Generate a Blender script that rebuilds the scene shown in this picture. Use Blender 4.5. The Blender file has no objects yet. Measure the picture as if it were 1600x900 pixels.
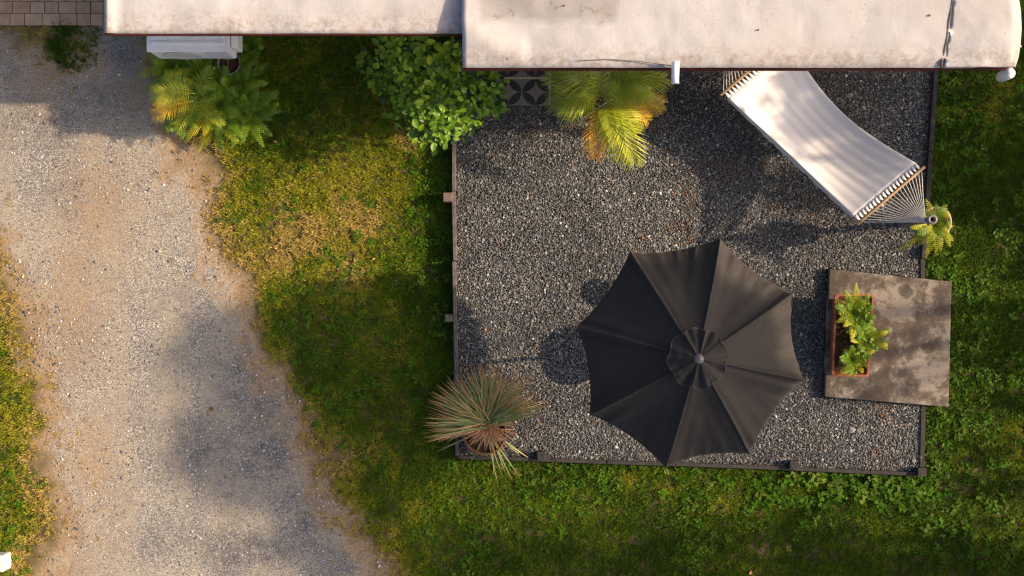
import bpy, math, random
import numpy as np
from mathutils import Vector, Matrix

SC = bpy.context.scene
COL = SC.collection
H = 16.0            # camera height
PPM = 135.0         # photo pixels per metre on the ground

# ------------------------------------------------------------------ camera
cam_d = bpy.data.cameras.new('Camera')
cam = bpy.data.objects.new('Camera', cam_d)
COL.objects.link(cam)
cam.location = (0, 0, H)
cam.rotation_euler = (0, 0, 0)
cam_d.sensor_width = 36.0
cam_d.lens = PPM * H / 1600.0 * 36.0
cam_d.clip_end = 2000
SC.camera = cam

# ------------------------------------------------------------------ light
SUN_EL = math.radians(28)
SHX, SHY = -1.88, -0.15          # shadow drift per metre of height
sx, sy = -SHX, -SHY              # towards the sun (horizontal)
SUN_AZ = math.atan2(sx, sy)      # clockwise from +Y
world = bpy.data.worlds.new('World')
SC.world = world
world.use_nodes = True
wn = world.node_tree.nodes
wl = world.node_tree.links
bg = wn['Background']
sky = wn.new('ShaderNodeTexSky')
sky.sky_type = 'NISHITA'
sky.sun_disc = False
sky.sun_elevation = SUN_EL
sky.sun_rotation = SUN_AZ
sky.dust_density = 4.0
sky.ozone_density = 0.2
sky.air_density = 0.55
wl.new(sky.outputs[0], bg.inputs[0])
bg.inputs[1].default_value = 0.148
sun_d = bpy.data.lights.new('Sun', 'SUN')
sun_d.energy = 4.4
sun_d.angle = math.radians(0.9)
sun_d.color = (1.0, 0.80, 0.565)
sun = bpy.data.objects.new('Sun', sun_d)
COL.objects.link(sun)
sun.location = (12, 1, 8)
sun.rotation_euler = Vector((SHX, SHY, -1.0)).to_track_quat('-Z', 'Y').to_euler()
SC.view_settings.view_transform = 'Standard'
SC.view_settings.look = 'None'
SC.view_settings.gamma = 1.0
SC.view_settings.exposure = 0.65
SC.view_settings.use_curve_mapping = False
SC.cycles.use_denoising = True
SC.cycles.denoising_prefilter = 'NONE'
SC.cycles.denoising_quality = 'HIGH'
SC.cycles.use_adaptive_sampling = False
SC.cycles.filter_width = 1.3
SC.cycles.sample_clamp_indirect = 2.0

# ------------------------------------------------------------------ helpers
RNG = np.random.default_rng(7)
random.seed(7)


def P(px, py, z=0.0):
    s = (H - z) / H / PPM
    return Vector(((px - 800) * s, (450 - py) * s, z))


def link(o, parent=None):
    COL.objects.link(o)
    if parent is not None:
        o.parent = parent
    return o


def mesh(name, verts, faces, mat=None, smooth=False):
    me = bpy.data.meshes.new(name)
    me.from_pydata([tuple(v) for v in verts], [], [tuple(f) for f in faces])
    if mat:
        for m in (mat if isinstance(mat, (list, tuple)) else [mat]):
            me.materials.append(m)
    if smooth:
        me.polygons.foreach_set('use_smooth', [True] * len(me.polygons))
    me.update()
    return me


def obj(name, verts, faces, mat=None, parent=None, smooth=False, loc=None):
    o = bpy.data.objects.new(name, mesh(name, verts, faces, mat, smooth))
    link(o, parent)
    if loc is not None:
        o.location = loc
    return o


def tag(o, label=None, cat=None, group=None, kind=None):
    if label: o['label'] = label
    if cat: o['category'] = cat
    if group: o['group'] = group
    if kind: o['kind'] = kind
    return o


def thing(name, label, cat, loc=(0, 0, 0), group=None):
    o = bpy.data.objects.new(name, None)
    o.empty_display_size = 0.1
    link(o)
    o.location = loc
    return tag(o, label, cat, group)


class MB:
    """collects geometry for ONE mesh"""
    def __init__(s):
        s.v = []; s.f = []

    def add(s, v, f):
        n = len(s.v)
        s.v += [Vector(x) for x in v]
        s.f += [tuple(i + n for i in q) for q in f]
        return s

    def box(s, x0, x1, y0, y1, z0, z1):
        v = [(x0, y0, z0), (x1, y0, z0), (x1, y1, z0), (x0, y1, z0), (x0, y0, z1), (x1, y0, z1), (x1, y1, z1), (x0, y1, z1)]
        f = [(3, 2, 1, 0), (4, 5, 6, 7), (0, 1, 5, 4), (1, 2, 6, 5), (2, 3, 7, 6), (3, 0, 4, 7)]
        return s.add(v, f)

    def prism(s, poly, z0, z1):
        n = len(poly)
        v = [(p[0], p[1], z0) for p in poly] + [(p[0], p[1], z1) for p in poly]
        f = [tuple(range(n - 1, -1, -1)), tuple(range(n, 2 * n))]
        f += [(i, (i + 1) % n, n + (i + 1) % n, n + i) for i in range(n)]
        return s.add(v, f)

    def tube(s, pts, r, seg=8, cap=True):
        pts = [Vector(p) for p in pts]
        n = len(pts)
        rr = r if isinstance(r, (list, tuple)) else [r] * n
        vs = []
        for i, p in enumerate(pts):
            d = (pts[min(i + 1, n - 1)] - pts[max(i - 1, 0)])
            d = d.normalized() if d.length > 1e-9 else Vector((0, 0, 1))
            a = d.cross(Vector((0, 0, 1)))
            if a.length < 1e-3: a = d.cross(Vector((1, 0, 0)))
            a.normalize(); b = d.cross(a)
            for k in range(seg):
                t = 2 * math.pi * k / seg
                vs.append(p + (a * math.cos(t) + b * math.sin(t)) * rr[i])
        fs = []
        for i in range(n - 1):
            for k in range(seg):
                k2 = (k + 1) % seg
                fs.append((i * seg + k, i * seg + k2, (i + 1) * seg + k2, (i + 1) * seg + k))
        if cap:
            fs.append(tuple(range(seg))[::-1]); fs.append(tuple(range((n - 1) * seg, n * seg)))
        return s.add(vs, fs)

    def lathe(s, prof, seg=24, c=(0, 0, 0)):
        c = Vector(c); vs = []; fs = []
        for r, z in prof:
            for k in range(seg):
                t = 2 * math.pi * k / seg
                vs.append(c + Vector((r * math.cos(t), r * math.sin(t), z)))
        for i in range(len(prof) - 1):
            for k in range(seg):
                k2 = (k + 1) % seg
                fs.append((i * seg + k, i * seg + k2, (i + 1) * seg + k2, (i + 1) * seg + k))
        return s.add(vs, fs)

    def build(s, name, mat, parent=None, smooth=False, bevel=0.0):
        o = obj(name, s.v, s.f, mat, parent, smooth)
        if bevel:
            m = o.modifiers.new('Bevel', 'BEVEL'); m.width = bevel; m.segments = 2; m.limit_method = 'ANGLE'
        return o


# ---- numpy value noise
def _hash(ix, iy, seed):
    h = (ix * 374761393 + iy * 668265263 + seed * 2147483647).astype(np.int64)
    h = (h ^ (h >> 13)) * 1274126177
    h = h ^ (h >> 16)
    return (h & 0xffff).astype(float) / 65535.0


def vnoise(x, y, seed=0):
    x = np.asarray(x, float); y = np.asarray(y, float)
    ix = np.floor(x).astype(np.int64); iy = np.floor(y).astype(np.int64)
    fx = x - ix; fy = y - iy
    fx = fx * fx * (3 - 2 * fx); fy = fy * fy * (3 - 2 * fy)
    a = _hash(ix, iy, seed); b = _hash(ix + 1, iy, seed); c = _hash(ix, iy + 1, seed); d = _hash(ix + 1, iy + 1, seed)
    return (a * (1 - fx) + b * fx) * (1 - fy) + (c * (1 - fx) + d * fx) * fy


def fbm(x, y, seed=0, oct=4):
    x = np.asarray(x, float); y = np.asarray(y, float)
    s = 0; a = 0.5; t = 0
    for o in range(oct):
        s = s + a * vnoise(x * 2 ** o + 17.3 * o, y * 2 ** o + 9.1 * o, seed + o); t += a; a *= 0.5
    return s / t


def sdist(x, y, poly):
    """signed distance, positive inside"""
    x = np.asarray(x, float); y = np.asarray(y, float)
    d = np.full(x.shape, 1e9); ins = np.zeros(x.shape, bool)
    n = len(poly)
    for i in range(n):
        ax, ay = poly[i][0], poly[i][1]; bx, by = poly[(i + 1) % n][0], poly[(i + 1) % n][1]
        ex, ey = bx - ax, by - ay
        L = ex * ex + ey * ey + 1e-12
        t = np.clip(((x - ax) * ex + (y - ay) * ey) / L, 0, 1)
        d = np.minimum(d, np.hypot(x - ax - t * ex, y - ay - t * ey))
        c = ((ay > y) != (by > y)) & (x < (bx - ax) * (y - ay) / ((by - ay) if by != ay else 1e-12) + ax)
        ins ^= c
    return np.where(ins, d, -d)


def smooth01(x, a, b):
    t = np.clip((x - a) / (b - a), 0, 1)
    return t * t * (3 - 2 * t)


# ---- materials
class NT:
    def __init__(s, name):
        s.m = bpy.data.materials.new(name); s.m.use_nodes = True
        s.t = s.m.node_tree; s.n = s.t.nodes; s.l = s.t.links
        s.b = s.n['Principled BSDF']; s.out = s.n['Material Output']

    def new(s, typ, **kw):
        n = s.n.new(typ)
        for k, v in kw.items(): setattr(n, k, v)
        return n

    def set(s, sock, v):
        if hasattr(v, 'links') or isinstance(v, bpy.types.NodeSocket): s.l.new(v, sock)
        else: sock.default_value = v

    def coord(s, which='Object'):
        return s.new('ShaderNodeTexCoord').outputs[which]

    def noise(s, scale, detail=4, rough=0.55, vec=None, dist=0.0):
        n = s.new('ShaderNodeTexNoise')
        n.inputs['Scale'].default_value = scale; n.inputs['Detail'].default_value = detail
        n.inputs['Roughness'].default_value = rough; n.inputs['Distortion'].default_value = dist
        if vec is not None: s.l.new(vec, n.inputs['Vector'])
        return n.outputs[0]

    def voro(s, scale, vec=None, feature='F1', out=0):
        n = s.new('ShaderNodeTexVoronoi', feature=feature)
        n.inputs['Scale'].default_value = scale
        if vec is not None: s.l.new(vec, n.inputs['Vector'])
        return n.outputs[out]

    def ramp(s, fac, stops):
        n = s.new('ShaderNodeValToRGB')
        e = n.color_ramp.elements
        while len(e) < len(stops): e.new(0.5)
        for i, (p, c) in enumerate(stops):
            e[i].position = p; e[i].color = (c[0], c[1], c[2], 1) if not isinstance(c, (int, float)) else (c, c, c, 1)
        s.l.new(fac, n.inputs[0])
        return n.outputs[0]

    def mix(s, fac, a, b, mode='MIX'):
        n = s.new('ShaderNodeMix', data_type='RGBA', blend_type=mode)
        s.set(n.inputs[0], fac)
        for i, v in ((6, a), (7, b)):
            if isinstance(v, (tuple, list)): v = (v[0], v[1], v[2], 1)
            s.set(n.inputs[i], v)
        return n.outputs[2]

    def math(s, op, a, b=0.0):
        n = s.new('ShaderNodeMath', operation=op)
        s.set(n.inputs[0], a); s.set(n.inputs[1], b)
        return n.outputs[0]

    def attr(s, name, typ='GEOMETRY', out='Color'):
        n = s.new('ShaderNodeAttribute', attribute_name=name, attribute_type=typ)
        return n.outputs[out]

    def bump(s, h, strength=0.3, dist=0.01):
        n = s.new('ShaderNodeBump')
        n.inputs['Strength'].default_value = strength; n.inputs['Distance'].default_value = dist
        s.l.new(h, n.inputs['Height'])
        s.l.new(n.outputs[0], s.b.inputs['Normal'])

    def done(s, col, rough=0.6, spec=0.3, metal=0.0):
        if isinstance(col, (tuple, list)): col = (col[0], col[1], col[2], 1)
        s.set(s.b.inputs['Base Color'], col)
        s.set(s.b.inputs['Roughness'], rough)
        s.b.inputs['Specular IOR Level'].default_value = spec
        s.b.inputs['Metallic'].default_value = metal
        return s.m


def simple(name, c1, c2=None, scale=8, rough=0.6, spec=0.3, bump=0.0, bscale=60, metal=0.0):
    t = NT(name); co = t.coord()
    c2 = c2 or tuple(x * 0.75 for x in c1)
    f = t.ramp(t.noise(scale, 5, 0.6, co), [(0.35, 0.0), (0.65, 1.0)])
    if bump: t.bump(t.noise(bscale, 4, 0.6, co), bump, 0.01)
    return t.done(t.mix(f, c1, c2), rough, spec, metal)


def leafmat(name, c1, c2, scale=5, transl=0.3, rough=0.45, use_tint=None):
    t = NT(name)
    co = t.coord()
    f = t.ramp(t.noise(scale, 3, 0.6, co), [(0.35, 0.0), (0.65, 1.0)])
    rnd = t.new('ShaderNodeObjectInfo').outputs['Random']
    col = t.mix(f, c1, c2)
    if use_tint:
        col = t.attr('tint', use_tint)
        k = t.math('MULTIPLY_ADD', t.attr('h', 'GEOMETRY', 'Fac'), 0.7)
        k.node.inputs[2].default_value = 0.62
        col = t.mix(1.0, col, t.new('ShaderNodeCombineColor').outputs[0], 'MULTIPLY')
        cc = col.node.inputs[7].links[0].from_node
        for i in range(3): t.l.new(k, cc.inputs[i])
    else:
        hsv = t.new('ShaderNodeHueSaturation')
        v = t.math('MULTIPLY_ADD', rnd, 0.5); v.node.inputs[2].default_value = 0.75
        h = t.math('MULTIPLY_ADD', rnd, -0.03); h.node.inputs[2].default_value = 0.515
        t.l.new(v, hsv.inputs['Value']); t.l.new(h, hsv.inputs['Hue']); t.l.new(col, hsv.inputs['Color'])
        col = hsv.outputs[0]
    t.done(col, rough, 0.12 if use_tint else 0.35)
    tr = t.new('ShaderNodeBsdfTranslucent'); t.l.new(col, tr.inputs[0])
    mx = t.new('ShaderNodeMixShader'); mx.inputs[0].default_value = transl
    t.l.new(t.b.outputs[0], mx.inputs[1]); t.l.new(tr.outputs[0], mx.inputs[2]); t.l.new(mx.outputs[0], t.out.inputs[0])
    return t.m


# ---- self-contained scatter: the mesh holds the variants (vid 0..n-1) and loose points (vid -1)
def scatter(name, pts, rot, scl, tint, variants, mat, smooth=False):
    n = len(pts)
    V = []; F = []; vid = []; hh = []
    for k, (vv, ff, h) in enumerate(variants):
        b = len(V)
        V += [tuple(x) for x in vv]; F += [tuple(i + b for i in q) for q in ff]
        vid += [k] * len(vv); hh += list(h)
    nv = len(V)
    V += [tuple(x) for x in pts]
    vid += [-1] * n; hh += [0.0] * n
    me = mesh(name, V, F, mat, smooth)
    me.attributes.new('vid', 'INT', 'POINT').data.foreach_set('value', np.array(vid, np.int32))
    me.attributes.new('h', 'FLOAT', 'POINT').data.foreach_set('value', np.array(hh, np.float32))
    pick = np.concatenate([np.zeros(nv, np.int32), RNG.integers(0, len(variants), n).astype(np.int32)])
    me.attributes.new('pick', 'INT', 'POINT').data.foreach_set('value', pick)
    for nm, arr in (('rot', rot), ('scl', scl), ('tint', tint)):
        full = np.zeros((nv + n, 3), np.float32); full[nv:] = arr
        me.attributes.new(nm, 'FLOAT_VECTOR', 'POINT').data.foreach_set('vector', full.ravel())
    o = bpy.data.objects.new(name, me); link(o)
    ng = bpy.data.node_groups.new(name + '_scatter', 'GeometryNodeTree')
    ng.interface.new_socket('Geometry', in_out='INPUT', socket_type='NodeSocketGeometry')
    ng.interface.new_socket('Geometry', in_out='OUTPUT', socket_type='NodeSocketGeometry')
    N = ng.nodes; L = ng.links
    gi = N.new('NodeGroupInput'); go = N.new('NodeGroupOutput')

    def named(nm, typ):
        a = N.new('GeometryNodeInputNamedAttribute'); a.data_type = typ; a.inputs[0].default_value = nm
        return a.outputs[0]

    vidn = named('vid', 'INT')

    def sel(k):
        c = N.new('FunctionNodeCompare'); c.data_type = 'INT'; c.operation = 'EQUAL'
        L.new(vidn, c.inputs[2]); c.inputs[3].default_value = k
        sg = N.new('GeometryNodeSeparateGeometry'); sg.domain = 'POINT'
        L.new(gi.outputs[0], sg.inputs[0]); L.new(c.outputs[0], sg.inputs[1])
        return sg.outputs[0]

    g2i = N.new('GeometryNodeGeometryToInstance')
    for k in reversed(range(len(variants))):
        L.new(sel(k), g2i.inputs[0])
    iop = N.new('GeometryNodeInstanceOnPoints')
    L.new(sel(-1), iop.inputs['Points'])
    L.new(g2i.outputs[0], iop.inputs['Instance'])
    iop.inputs['Pick Instance'].default_value = True
    L.new(named('pick', 'INT'), iop.inputs['Instance Index'])
    e2r = N.new('FunctionNodeEulerToRotation')
    L.new(named('rot', 'FLOAT_VECTOR'), e2r.inputs[0])
    L.new(e2r.outputs[0], iop.inputs['Rotation'])
    L.new(named('scl', 'FLOAT_VECTOR'), iop.inputs['Scale'])
    L.new(iop.outputs[0], go.inputs[0])
    md = o.modifiers.new('Scatter', 'NODES'); md.node_group = ng
    return o


def stone_variant(seed, flat=0.7):
    r = np.random.default_rng(seed)
    t = (1 + 5 ** 0.5) / 2
    v = np.array([(-1, t, 0), (1, t, 0), (-1, -t, 0), (1, -t, 0), (0, -1, t), (0, 1, t), (0, -1, -t), (0, 1, -t), (t, 0, -1), (t, 0, 1), (-t, 0, -1), (-t, 0, 1)], float)
    v /= np.linalg.norm(v[0])
    v *= r.uniform(0.75, 1.15, (12, 1))
    v *= np.array([r.uniform(0.8, 1.25), r.uniform(0.7, 1.0), r.uniform(0.5, 0.8) * flat / 0.7])
    f = [(0, 11, 5), (0, 5, 1), (0, 1, 7), (0, 7, 10), (0, 10, 11), (1, 5, 9), (5, 11, 4), (11, 10, 2), (10, 7, 6), (7, 1, 8), (3, 9, 4), (3, 4, 2), (3, 2, 6), (3, 6, 8), (3, 8, 9), (4, 9, 5), (2, 4, 11), (6, 2, 10), (8, 6, 7), (9, 8, 1)]
    return v, f, [0.5] * 12


def tuft_variant(seed, n=16, ln=(0.03, 0.07), spread=0.035, w=0.0035):
    r = np.random.default_rng(seed)
    V = []; F = []; Hh = []
    for i in range(n):
        a = r.uniform(0, 2 * math.pi); d = spread * math.sqrt(r.uniform())
        a2 = r.uniform(0, 2 * math.pi)
        b = Vector((d * math.cos(a2), d * math.sin(a2), 0))
        L = r.uniform(*ln); lean = r.uniform(0.4, 1.35)
        o = Vector((math.cos(a), math.sin(a), 0)); s = Vector((-math.sin(a), math.cos(a), 0)) * w * r.uniform(0.7, 1.4)
        m = b + o * L * 0.5 * math.sin(lean * 0.7) + Vector((0, 0, L * 0.5 * math.cos(lean * 0.7)))
        e = m + o * L * 0.5 * math.sin(min(lean * 1.3, 1.7)) + Vector((0, 0, L * 0.5 * math.cos(min(lean * 1.3, 1.7))))
        k = len(V)
        V += [b - s * 0.7, b + s * 0.7, m + s, m - s, e]
        F += [(k, k + 1, k + 2, k + 3), (k + 3, k + 2, k + 4)]
        Hh += [0, 0, 0.5, 0.5, 0.8]
    return V, F, Hh


def clover_variant(seed, n=7):
    r = np.random.default_rng(seed)
    V = []; F = []; Hh = []
    for i in range(n):
        c = Vector((r.uniform(-.04, .04), r.uniform(-.04, .04), r.uniform(0.015, 0.045)))
        a0 = r.uniform(0, 6.28); tilt = Vector((r.uniform(-.3, .3), r.uniform(-.3, .3), 0))
        R = r.uniform(0.006, 0.010)
        for q in range(3):
            a = a0 + q * 2.094
            ctr = c + Vector((math.cos(a), math.sin(a), 0)) * R
            ctr.z += tilt.dot(ctr - c)
            k = len(V)
            for j in range(6):
                t = a + math.pi + j * math.pi / 3
                p = ctr + Vector((math.cos(t), math.sin(t), 0)) * R * 0.95
                p.z += tilt.dot(p - ctr)
                V.append(p); Hh.append(r.uniform(0.4, 0.7))
            F.append(tuple(range(k, k + 6)))
    return V, F, Hh


def bez(p0, p1, p2, t):
    return p0 * ((1 - t) ** 2) + p1 * (2 * t * (1 - t)) + p2 * (t * t)


def frond_mesh(p0, p1, p2, pairs, ll, lw, start=0.12, fwd=0.6, droop=0.35, vee=0.35, rr=0.006, seed=0, blunt=False, ragged=0.1):
    """one pinnate leaf: curved rachis and two rows of leaflets"""
    r = random.Random(seed)
    mb = MB()
    p0, p1, p2 = Vector(p0), Vector(p1), Vector(p2)
    mb.tube([bez(p0, p1, p2, i / 8) for i in range(9)], [rr * (1 - 0.8 * i / 8) for i in range(9)], 4)
    up0 = Vector((0, 0, 1))
    for i in range(pairs):
        t = start + (1 - start) * (i + 0.5) / pairs
        c = bez(p0, p1, p2, t)
        d = (bez(p0, p1, p2, min(1, t + .02)) - bez(p0, p1, p2, t - .02)).normalized()
        side = d.cross(up0)
        if side.length < 1e-3: side = Vector((1, 0, 0))
        side.normalize(); nrm = side.cross(d).normalized()
        s = (t - start) / (1 - start)
        prof = (math.sin(math.pi * min(1, 0.16 + 0.80 * s)) ** 0.6) if not blunt else min(1, 0.55 + s * 2) * (1 - s ** 3.0 * 0.85)
        for sg in (-1, 1):
            L = ll * prof * r.uniform(1 - ragged, 1 + ragged)
            f = fwd + 0.5 * s + r.uniform(-.06, .06)
            dirv = (side * sg * math.cos(f) + d * math.sin(f) + nrm * vee * r.uniform(0.6, 1.2)).normalized()
            dr = droop * r.uniform(0.6, 1.5)
            m = c + dirv * L * 0.5
            e = c + dirv * L - Vector((0, 0, 1)) * L * dr
            m.z -= L * dr * 0.22
            w = d * lw * 0.5
            k = 1.0 if not blunt else 1.15
            mb.add([c - w * 0.6, c + w * 0.6, m + w * k, e + w * 0.12, e - w * 0.12, m - w * k],
                   [(0, 1, 2, 5), (5, 2, 3, 4)] if sg > 0 else [(5, 2, 1, 0), (4, 3, 2, 5)])
    return mb


def leaf_shape(L=1.0, W=0.5, fold=0.15, bend=0.15):
    t = [0, 0.2, 0.45, 0.7, 0.9, 1.0]
    w = [0.0, 0.36, 0.5, 0.42, 0.18, 0.0]
    V = []; F = []
    for a, b in zip(t, w):
        z = -bend * a * a
        V += [(a * L, -b * W, z + fold * b * W), (a * L, 0, z), (a * L, b * W, z + fold * b * W)]
    for i in range(5):
        F += [(i * 3, (i + 1) * 3, (i + 1) * 3 + 1, i * 3 + 1), (i * 3 + 1, (i + 1) * 3 + 1, (i + 1) * 3 + 2, i * 3 + 2)]
    return V, F


# ------------------------------------------------------------------ outline of the place
DRIVE = [P(*q) for q in [(-260, 60), (-60, 48), (40, 60), (70, 110), (90, 120), (150, 110), (160, 52), (150, -80), (235, -80), (236, 60), (232, 110), (240, 160),
                         (252, 205), (285, 245), (312, 300), (322, 350), (338, 400), (362, 450), (382, 510), (405, 575), (432, 640), (470, 700), (500, 745), (515, 800),
                         (548, 850), (575, 900), (600, 1100), (105, 1100), (96, 900), (104, 840), (92, 770), (88, 700), (84, 640), (74, 590), (62, 550), (52, 500), (36, 450), (18, 400),
                         (-4, 350), (-60, 290), (-260, 250)]]
PATIO = [P(*q, 0.1) for q in [(711, 60), (708, 230), (711, 575), (716, 714), (845, 719), (1040, 726), (1240, 733), (1444, 741), (1447, 640), (1443, 400), (1461, 108), (1468, 40)]]
SLAB = [P(*q, 0.2) for q in [(1296, 420), (1487, 440), (1482, 636), (1289, 620)]]
WALL_Y = 2.92


def drive_d(x, y):
    w = (fbm(x * 2.2, y * 2.2, 5) - 0.5) * 0.50 + (fbm(x * 7, y * 7, 15, 3) - 0.5) * 0.34
    return sdist(x, y, DRIVE) + w


# ------------------------------------------------------------------ ground materials
def ground_mat():
    t = NT('lawn_soil'); co = t.coord()
    soil = t.ramp(t.noise(22, 6, 0.7, co), [(0.3, (0.075, 0.055, 0.03)), (0.55, (0.15, 0.105, 0.055)), (0.75, (0.23, 0.165, 0.09))])
    green = t.ramp(t.noise(30, 6, 0.7, co), [(0.3, (0.03, 0.04, 0.008)), (0.7, (0.10, 0.10, 0.02))])
    tan = t.ramp(t.noise(35, 6, 0.75, co), [(0.3, (0.20, 0.13, 0.075)), (0.55, (0.36, 0.25, 0.15)), (0.75, (0.5, 0.38, 0.25))])
    f = t.ramp(t.noise(2.2, 5, 0.65, co), [(0.42, 0.0), (0.62, 1.0)])
    c = t.mix(f, green, soil)
    c = t.mix(t.attr('bare', 'GEOMETRY', 'Fac'), c, tan)
    t.bump(t.noise(90, 5, 0.7, co), 0.6, 0.01)
    return t.done(c, 0.95, 0.1)


def drive_mat():
    t = NT('compacted_gravel'); co = t.coord()
    cell = t.voro(110, co, 'F1', 1)
    sep = t.new('ShaderNodeSeparateColor'); t.l.new(cell, sep.inputs[0])
    peb = t.ramp(sep.outputs[0], [(0.0, (0.085, 0.078, 0.078)), (0.35, (0.20, 0.18, 0.165)), (0.7, (0.37, 0.335, 0.285)), (1.0, (0.70, 0.63, 0.54))])
    dust = t.ramp(t.noise(60, 6, 0.75, co), [(0.3, (0.30, 0.24, 0.165)), (0.7, (0.54, 0.45, 0.33))])
    mpd = t.new('ShaderNodeMapping'); mpd.inputs['Scale'].default_value = (1.5, 0.38, 1); mpd.inputs['Rotation'].default_value = (0, 0, 0.12); t.l.new(co, mpd.inputs[0])
    big = t.noise(1.0, 6, 0.65, mpd.outputs[0], 0.4)
    f = t.ramp(big, [(0.38, 0.05), (0.56, 0.95)])
    fine = t.ramp(t.noise(14, 6, 0.75, co), [(0.35, 0.0), (0.6, 1.0)])
    f2 = t.math('MULTIPLY', f, fine)
    c = t.mix(f2, peb, dust)
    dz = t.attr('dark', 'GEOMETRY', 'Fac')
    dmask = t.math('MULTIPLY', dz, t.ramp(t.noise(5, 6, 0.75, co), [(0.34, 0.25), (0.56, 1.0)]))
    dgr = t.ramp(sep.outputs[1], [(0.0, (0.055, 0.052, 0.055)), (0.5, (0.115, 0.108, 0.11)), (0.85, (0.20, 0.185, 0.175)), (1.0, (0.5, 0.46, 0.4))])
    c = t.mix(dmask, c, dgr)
    tan = t.ramp(t.noise(35, 6, 0.75, co), [(0.3, (0.21, 0.135, 0.075)), (0.55, (0.38, 0.26, 0.155)), (0.75, (0.52, 0.39, 0.25))])
    c = t.mix(t.math('MULTIPLY', t.attr('bare', 'GEOMETRY', 'Fac'), t.ramp(t.noise(9, 5, 0.7, co), [(0.3, 0.35), (0.55, 1.0)])), c, tan)
    d = t.voro(110, co, 'F1', 0)
    t.bump(t.math('ADD', t.math('MULTIPLY', d, -0.7), t.noise(40, 5, 0.7, co)), 0.55, 0.008)
    return t.done(c, 0.92, 0.15)


def gravel_base_mat():
    t = NT('gravel_base'); co = t.coord()
    c = t.ramp(t.noise(60, 5, 0.7, co), [(0.3, (0.03, 0.029, 0.028)), (0.7, (0.09, 0.083, 0.075))])
    t.bump(t.noise(120, 3, 0.6, co), 0.6, 0.01)
    return t.done(c, 0.95, 0.1)


M = {}
M['ground'] = ground_mat(); M['drive'] = drive_mat(); M['gbase'] = gravel_base_mat()


def grid_sheet(name, x0, x1, y0, y1, step, z, mat, keep=None, bare=None, outer=None):
    xs = np.arange(x0, x1 + 1e-6, step); ys = np.arange(y0, y1 + 1e-6, step)
    if outer:
        xs = np.concatenate([[-outer, -outer / 6, -outer / 20], xs, [outer / 20, outer / 6, outer]])
        ys = np.concatenate([[-outer, -outer / 6, -outer / 20], ys, [outer / 20, outer / 6, outer]])
    X, Y = np.meshgrid(xs, ys)
    nx, ny = len(xs), len(ys)
    idx = np.arange(nx * ny).reshape(ny, nx)
    q = np.stack([idx[:-1, :-1], idx[:-1, 1:], idx[1:, 1:], idx[1:, :-1]], -1).reshape(-1, 4)
    if keep is not None:
        cx = (X[:-1, :-1] + X[1:, 1:]) / 2; cy = (Y[:-1, :-1] + Y[1:, 1:]) / 2
        q = q[keep(cx, cy).ravel()]
    used = np.unique(q); remap = -np.ones(nx * ny, int); remap[used] = np.arange(len(used))
    V = np.stack([X.ravel()[used], Y.ravel()[used], np.full(len(used), z)], 1)
    if keep is not None:
        V[:, 2] = 0.0006 + (z - 0.0006) * smooth01(drive_d(V[:, 0], V[:, 1]), 0.03, 0.12)
    me = mesh(name, V, remap[q], mat)
    if bare is not None:
        me.attributes.new('bare', 'FLOAT', 'POINT').data.foreach_set('value', bare(V[:, 0], V[:, 1]).astype(np.float32))
    o = bpy.data.objects.new(name, me); link(o)
    return tag(o, kind='structure')


def bare_ground(x, y):
    d = drive_d(x, y)
    near = smooth01(d, -0.34, -0.02)
    return np.clip(near * (0.5 + 1.0 * fbm(x * 3, y * 3, 31)), 0, 1)


def bare_drive(x, y):
    d = drive_d(x, y)
    spots = np.zeros_like(x)
    for px, py, r in [(68, 112, 0.30), (215, 140, 0.22), (110, 500, 0.5), (150, 330, 0.45), (110, 430, 0.3), (140, 720, 0.4), (90, 840, 0.5), (60, 800, 0.3)]:
        c = P(px, py)
        spots = np.maximum(spots, np.exp(-((x - c.x) ** 2 + 0.4 * (y - c.y) ** 2) / (r * r)) * 0.75)
    return np.clip(np.maximum((1 - smooth01(d, 0.0, 0.26)) * (0.45 + 0.9 * fbm(x * 2.6, y * 2.6, 38)), spots), 0, 1)


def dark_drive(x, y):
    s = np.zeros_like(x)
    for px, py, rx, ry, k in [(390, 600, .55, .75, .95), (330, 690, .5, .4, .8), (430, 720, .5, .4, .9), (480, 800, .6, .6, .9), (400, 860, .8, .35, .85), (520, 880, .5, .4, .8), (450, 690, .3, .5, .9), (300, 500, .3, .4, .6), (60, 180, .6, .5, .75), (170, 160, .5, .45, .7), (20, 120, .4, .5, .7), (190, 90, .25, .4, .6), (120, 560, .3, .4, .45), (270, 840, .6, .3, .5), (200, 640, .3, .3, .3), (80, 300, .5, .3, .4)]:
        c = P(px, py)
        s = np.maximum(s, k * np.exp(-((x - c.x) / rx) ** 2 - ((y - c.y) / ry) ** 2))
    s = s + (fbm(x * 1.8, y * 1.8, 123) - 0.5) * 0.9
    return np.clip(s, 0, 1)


g = grid_sheet('ground', -7.5, 7.5, -4.8, 4.8, 0.06, 0.0, M['ground'], bare=bare_ground, outer=600)
tag(g, 'bare soil and short turf carrying the lawn', None)
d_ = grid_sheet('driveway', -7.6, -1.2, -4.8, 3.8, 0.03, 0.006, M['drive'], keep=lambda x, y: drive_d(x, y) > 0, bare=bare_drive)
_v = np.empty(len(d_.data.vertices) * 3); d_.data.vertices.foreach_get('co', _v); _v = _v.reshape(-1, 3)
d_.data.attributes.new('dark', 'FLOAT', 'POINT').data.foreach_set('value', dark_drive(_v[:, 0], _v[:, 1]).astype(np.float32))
tag(d_, 'compacted pale gravel driveway running down the left side')
gb = MB().prism([(p.x, p.y) for p in PATIO], -0.05, 0.09).build('gravel_bed', M['gbase'])
tag(gb, 'raised bed under the dark loose gravel of the patio', kind='structure')

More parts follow.
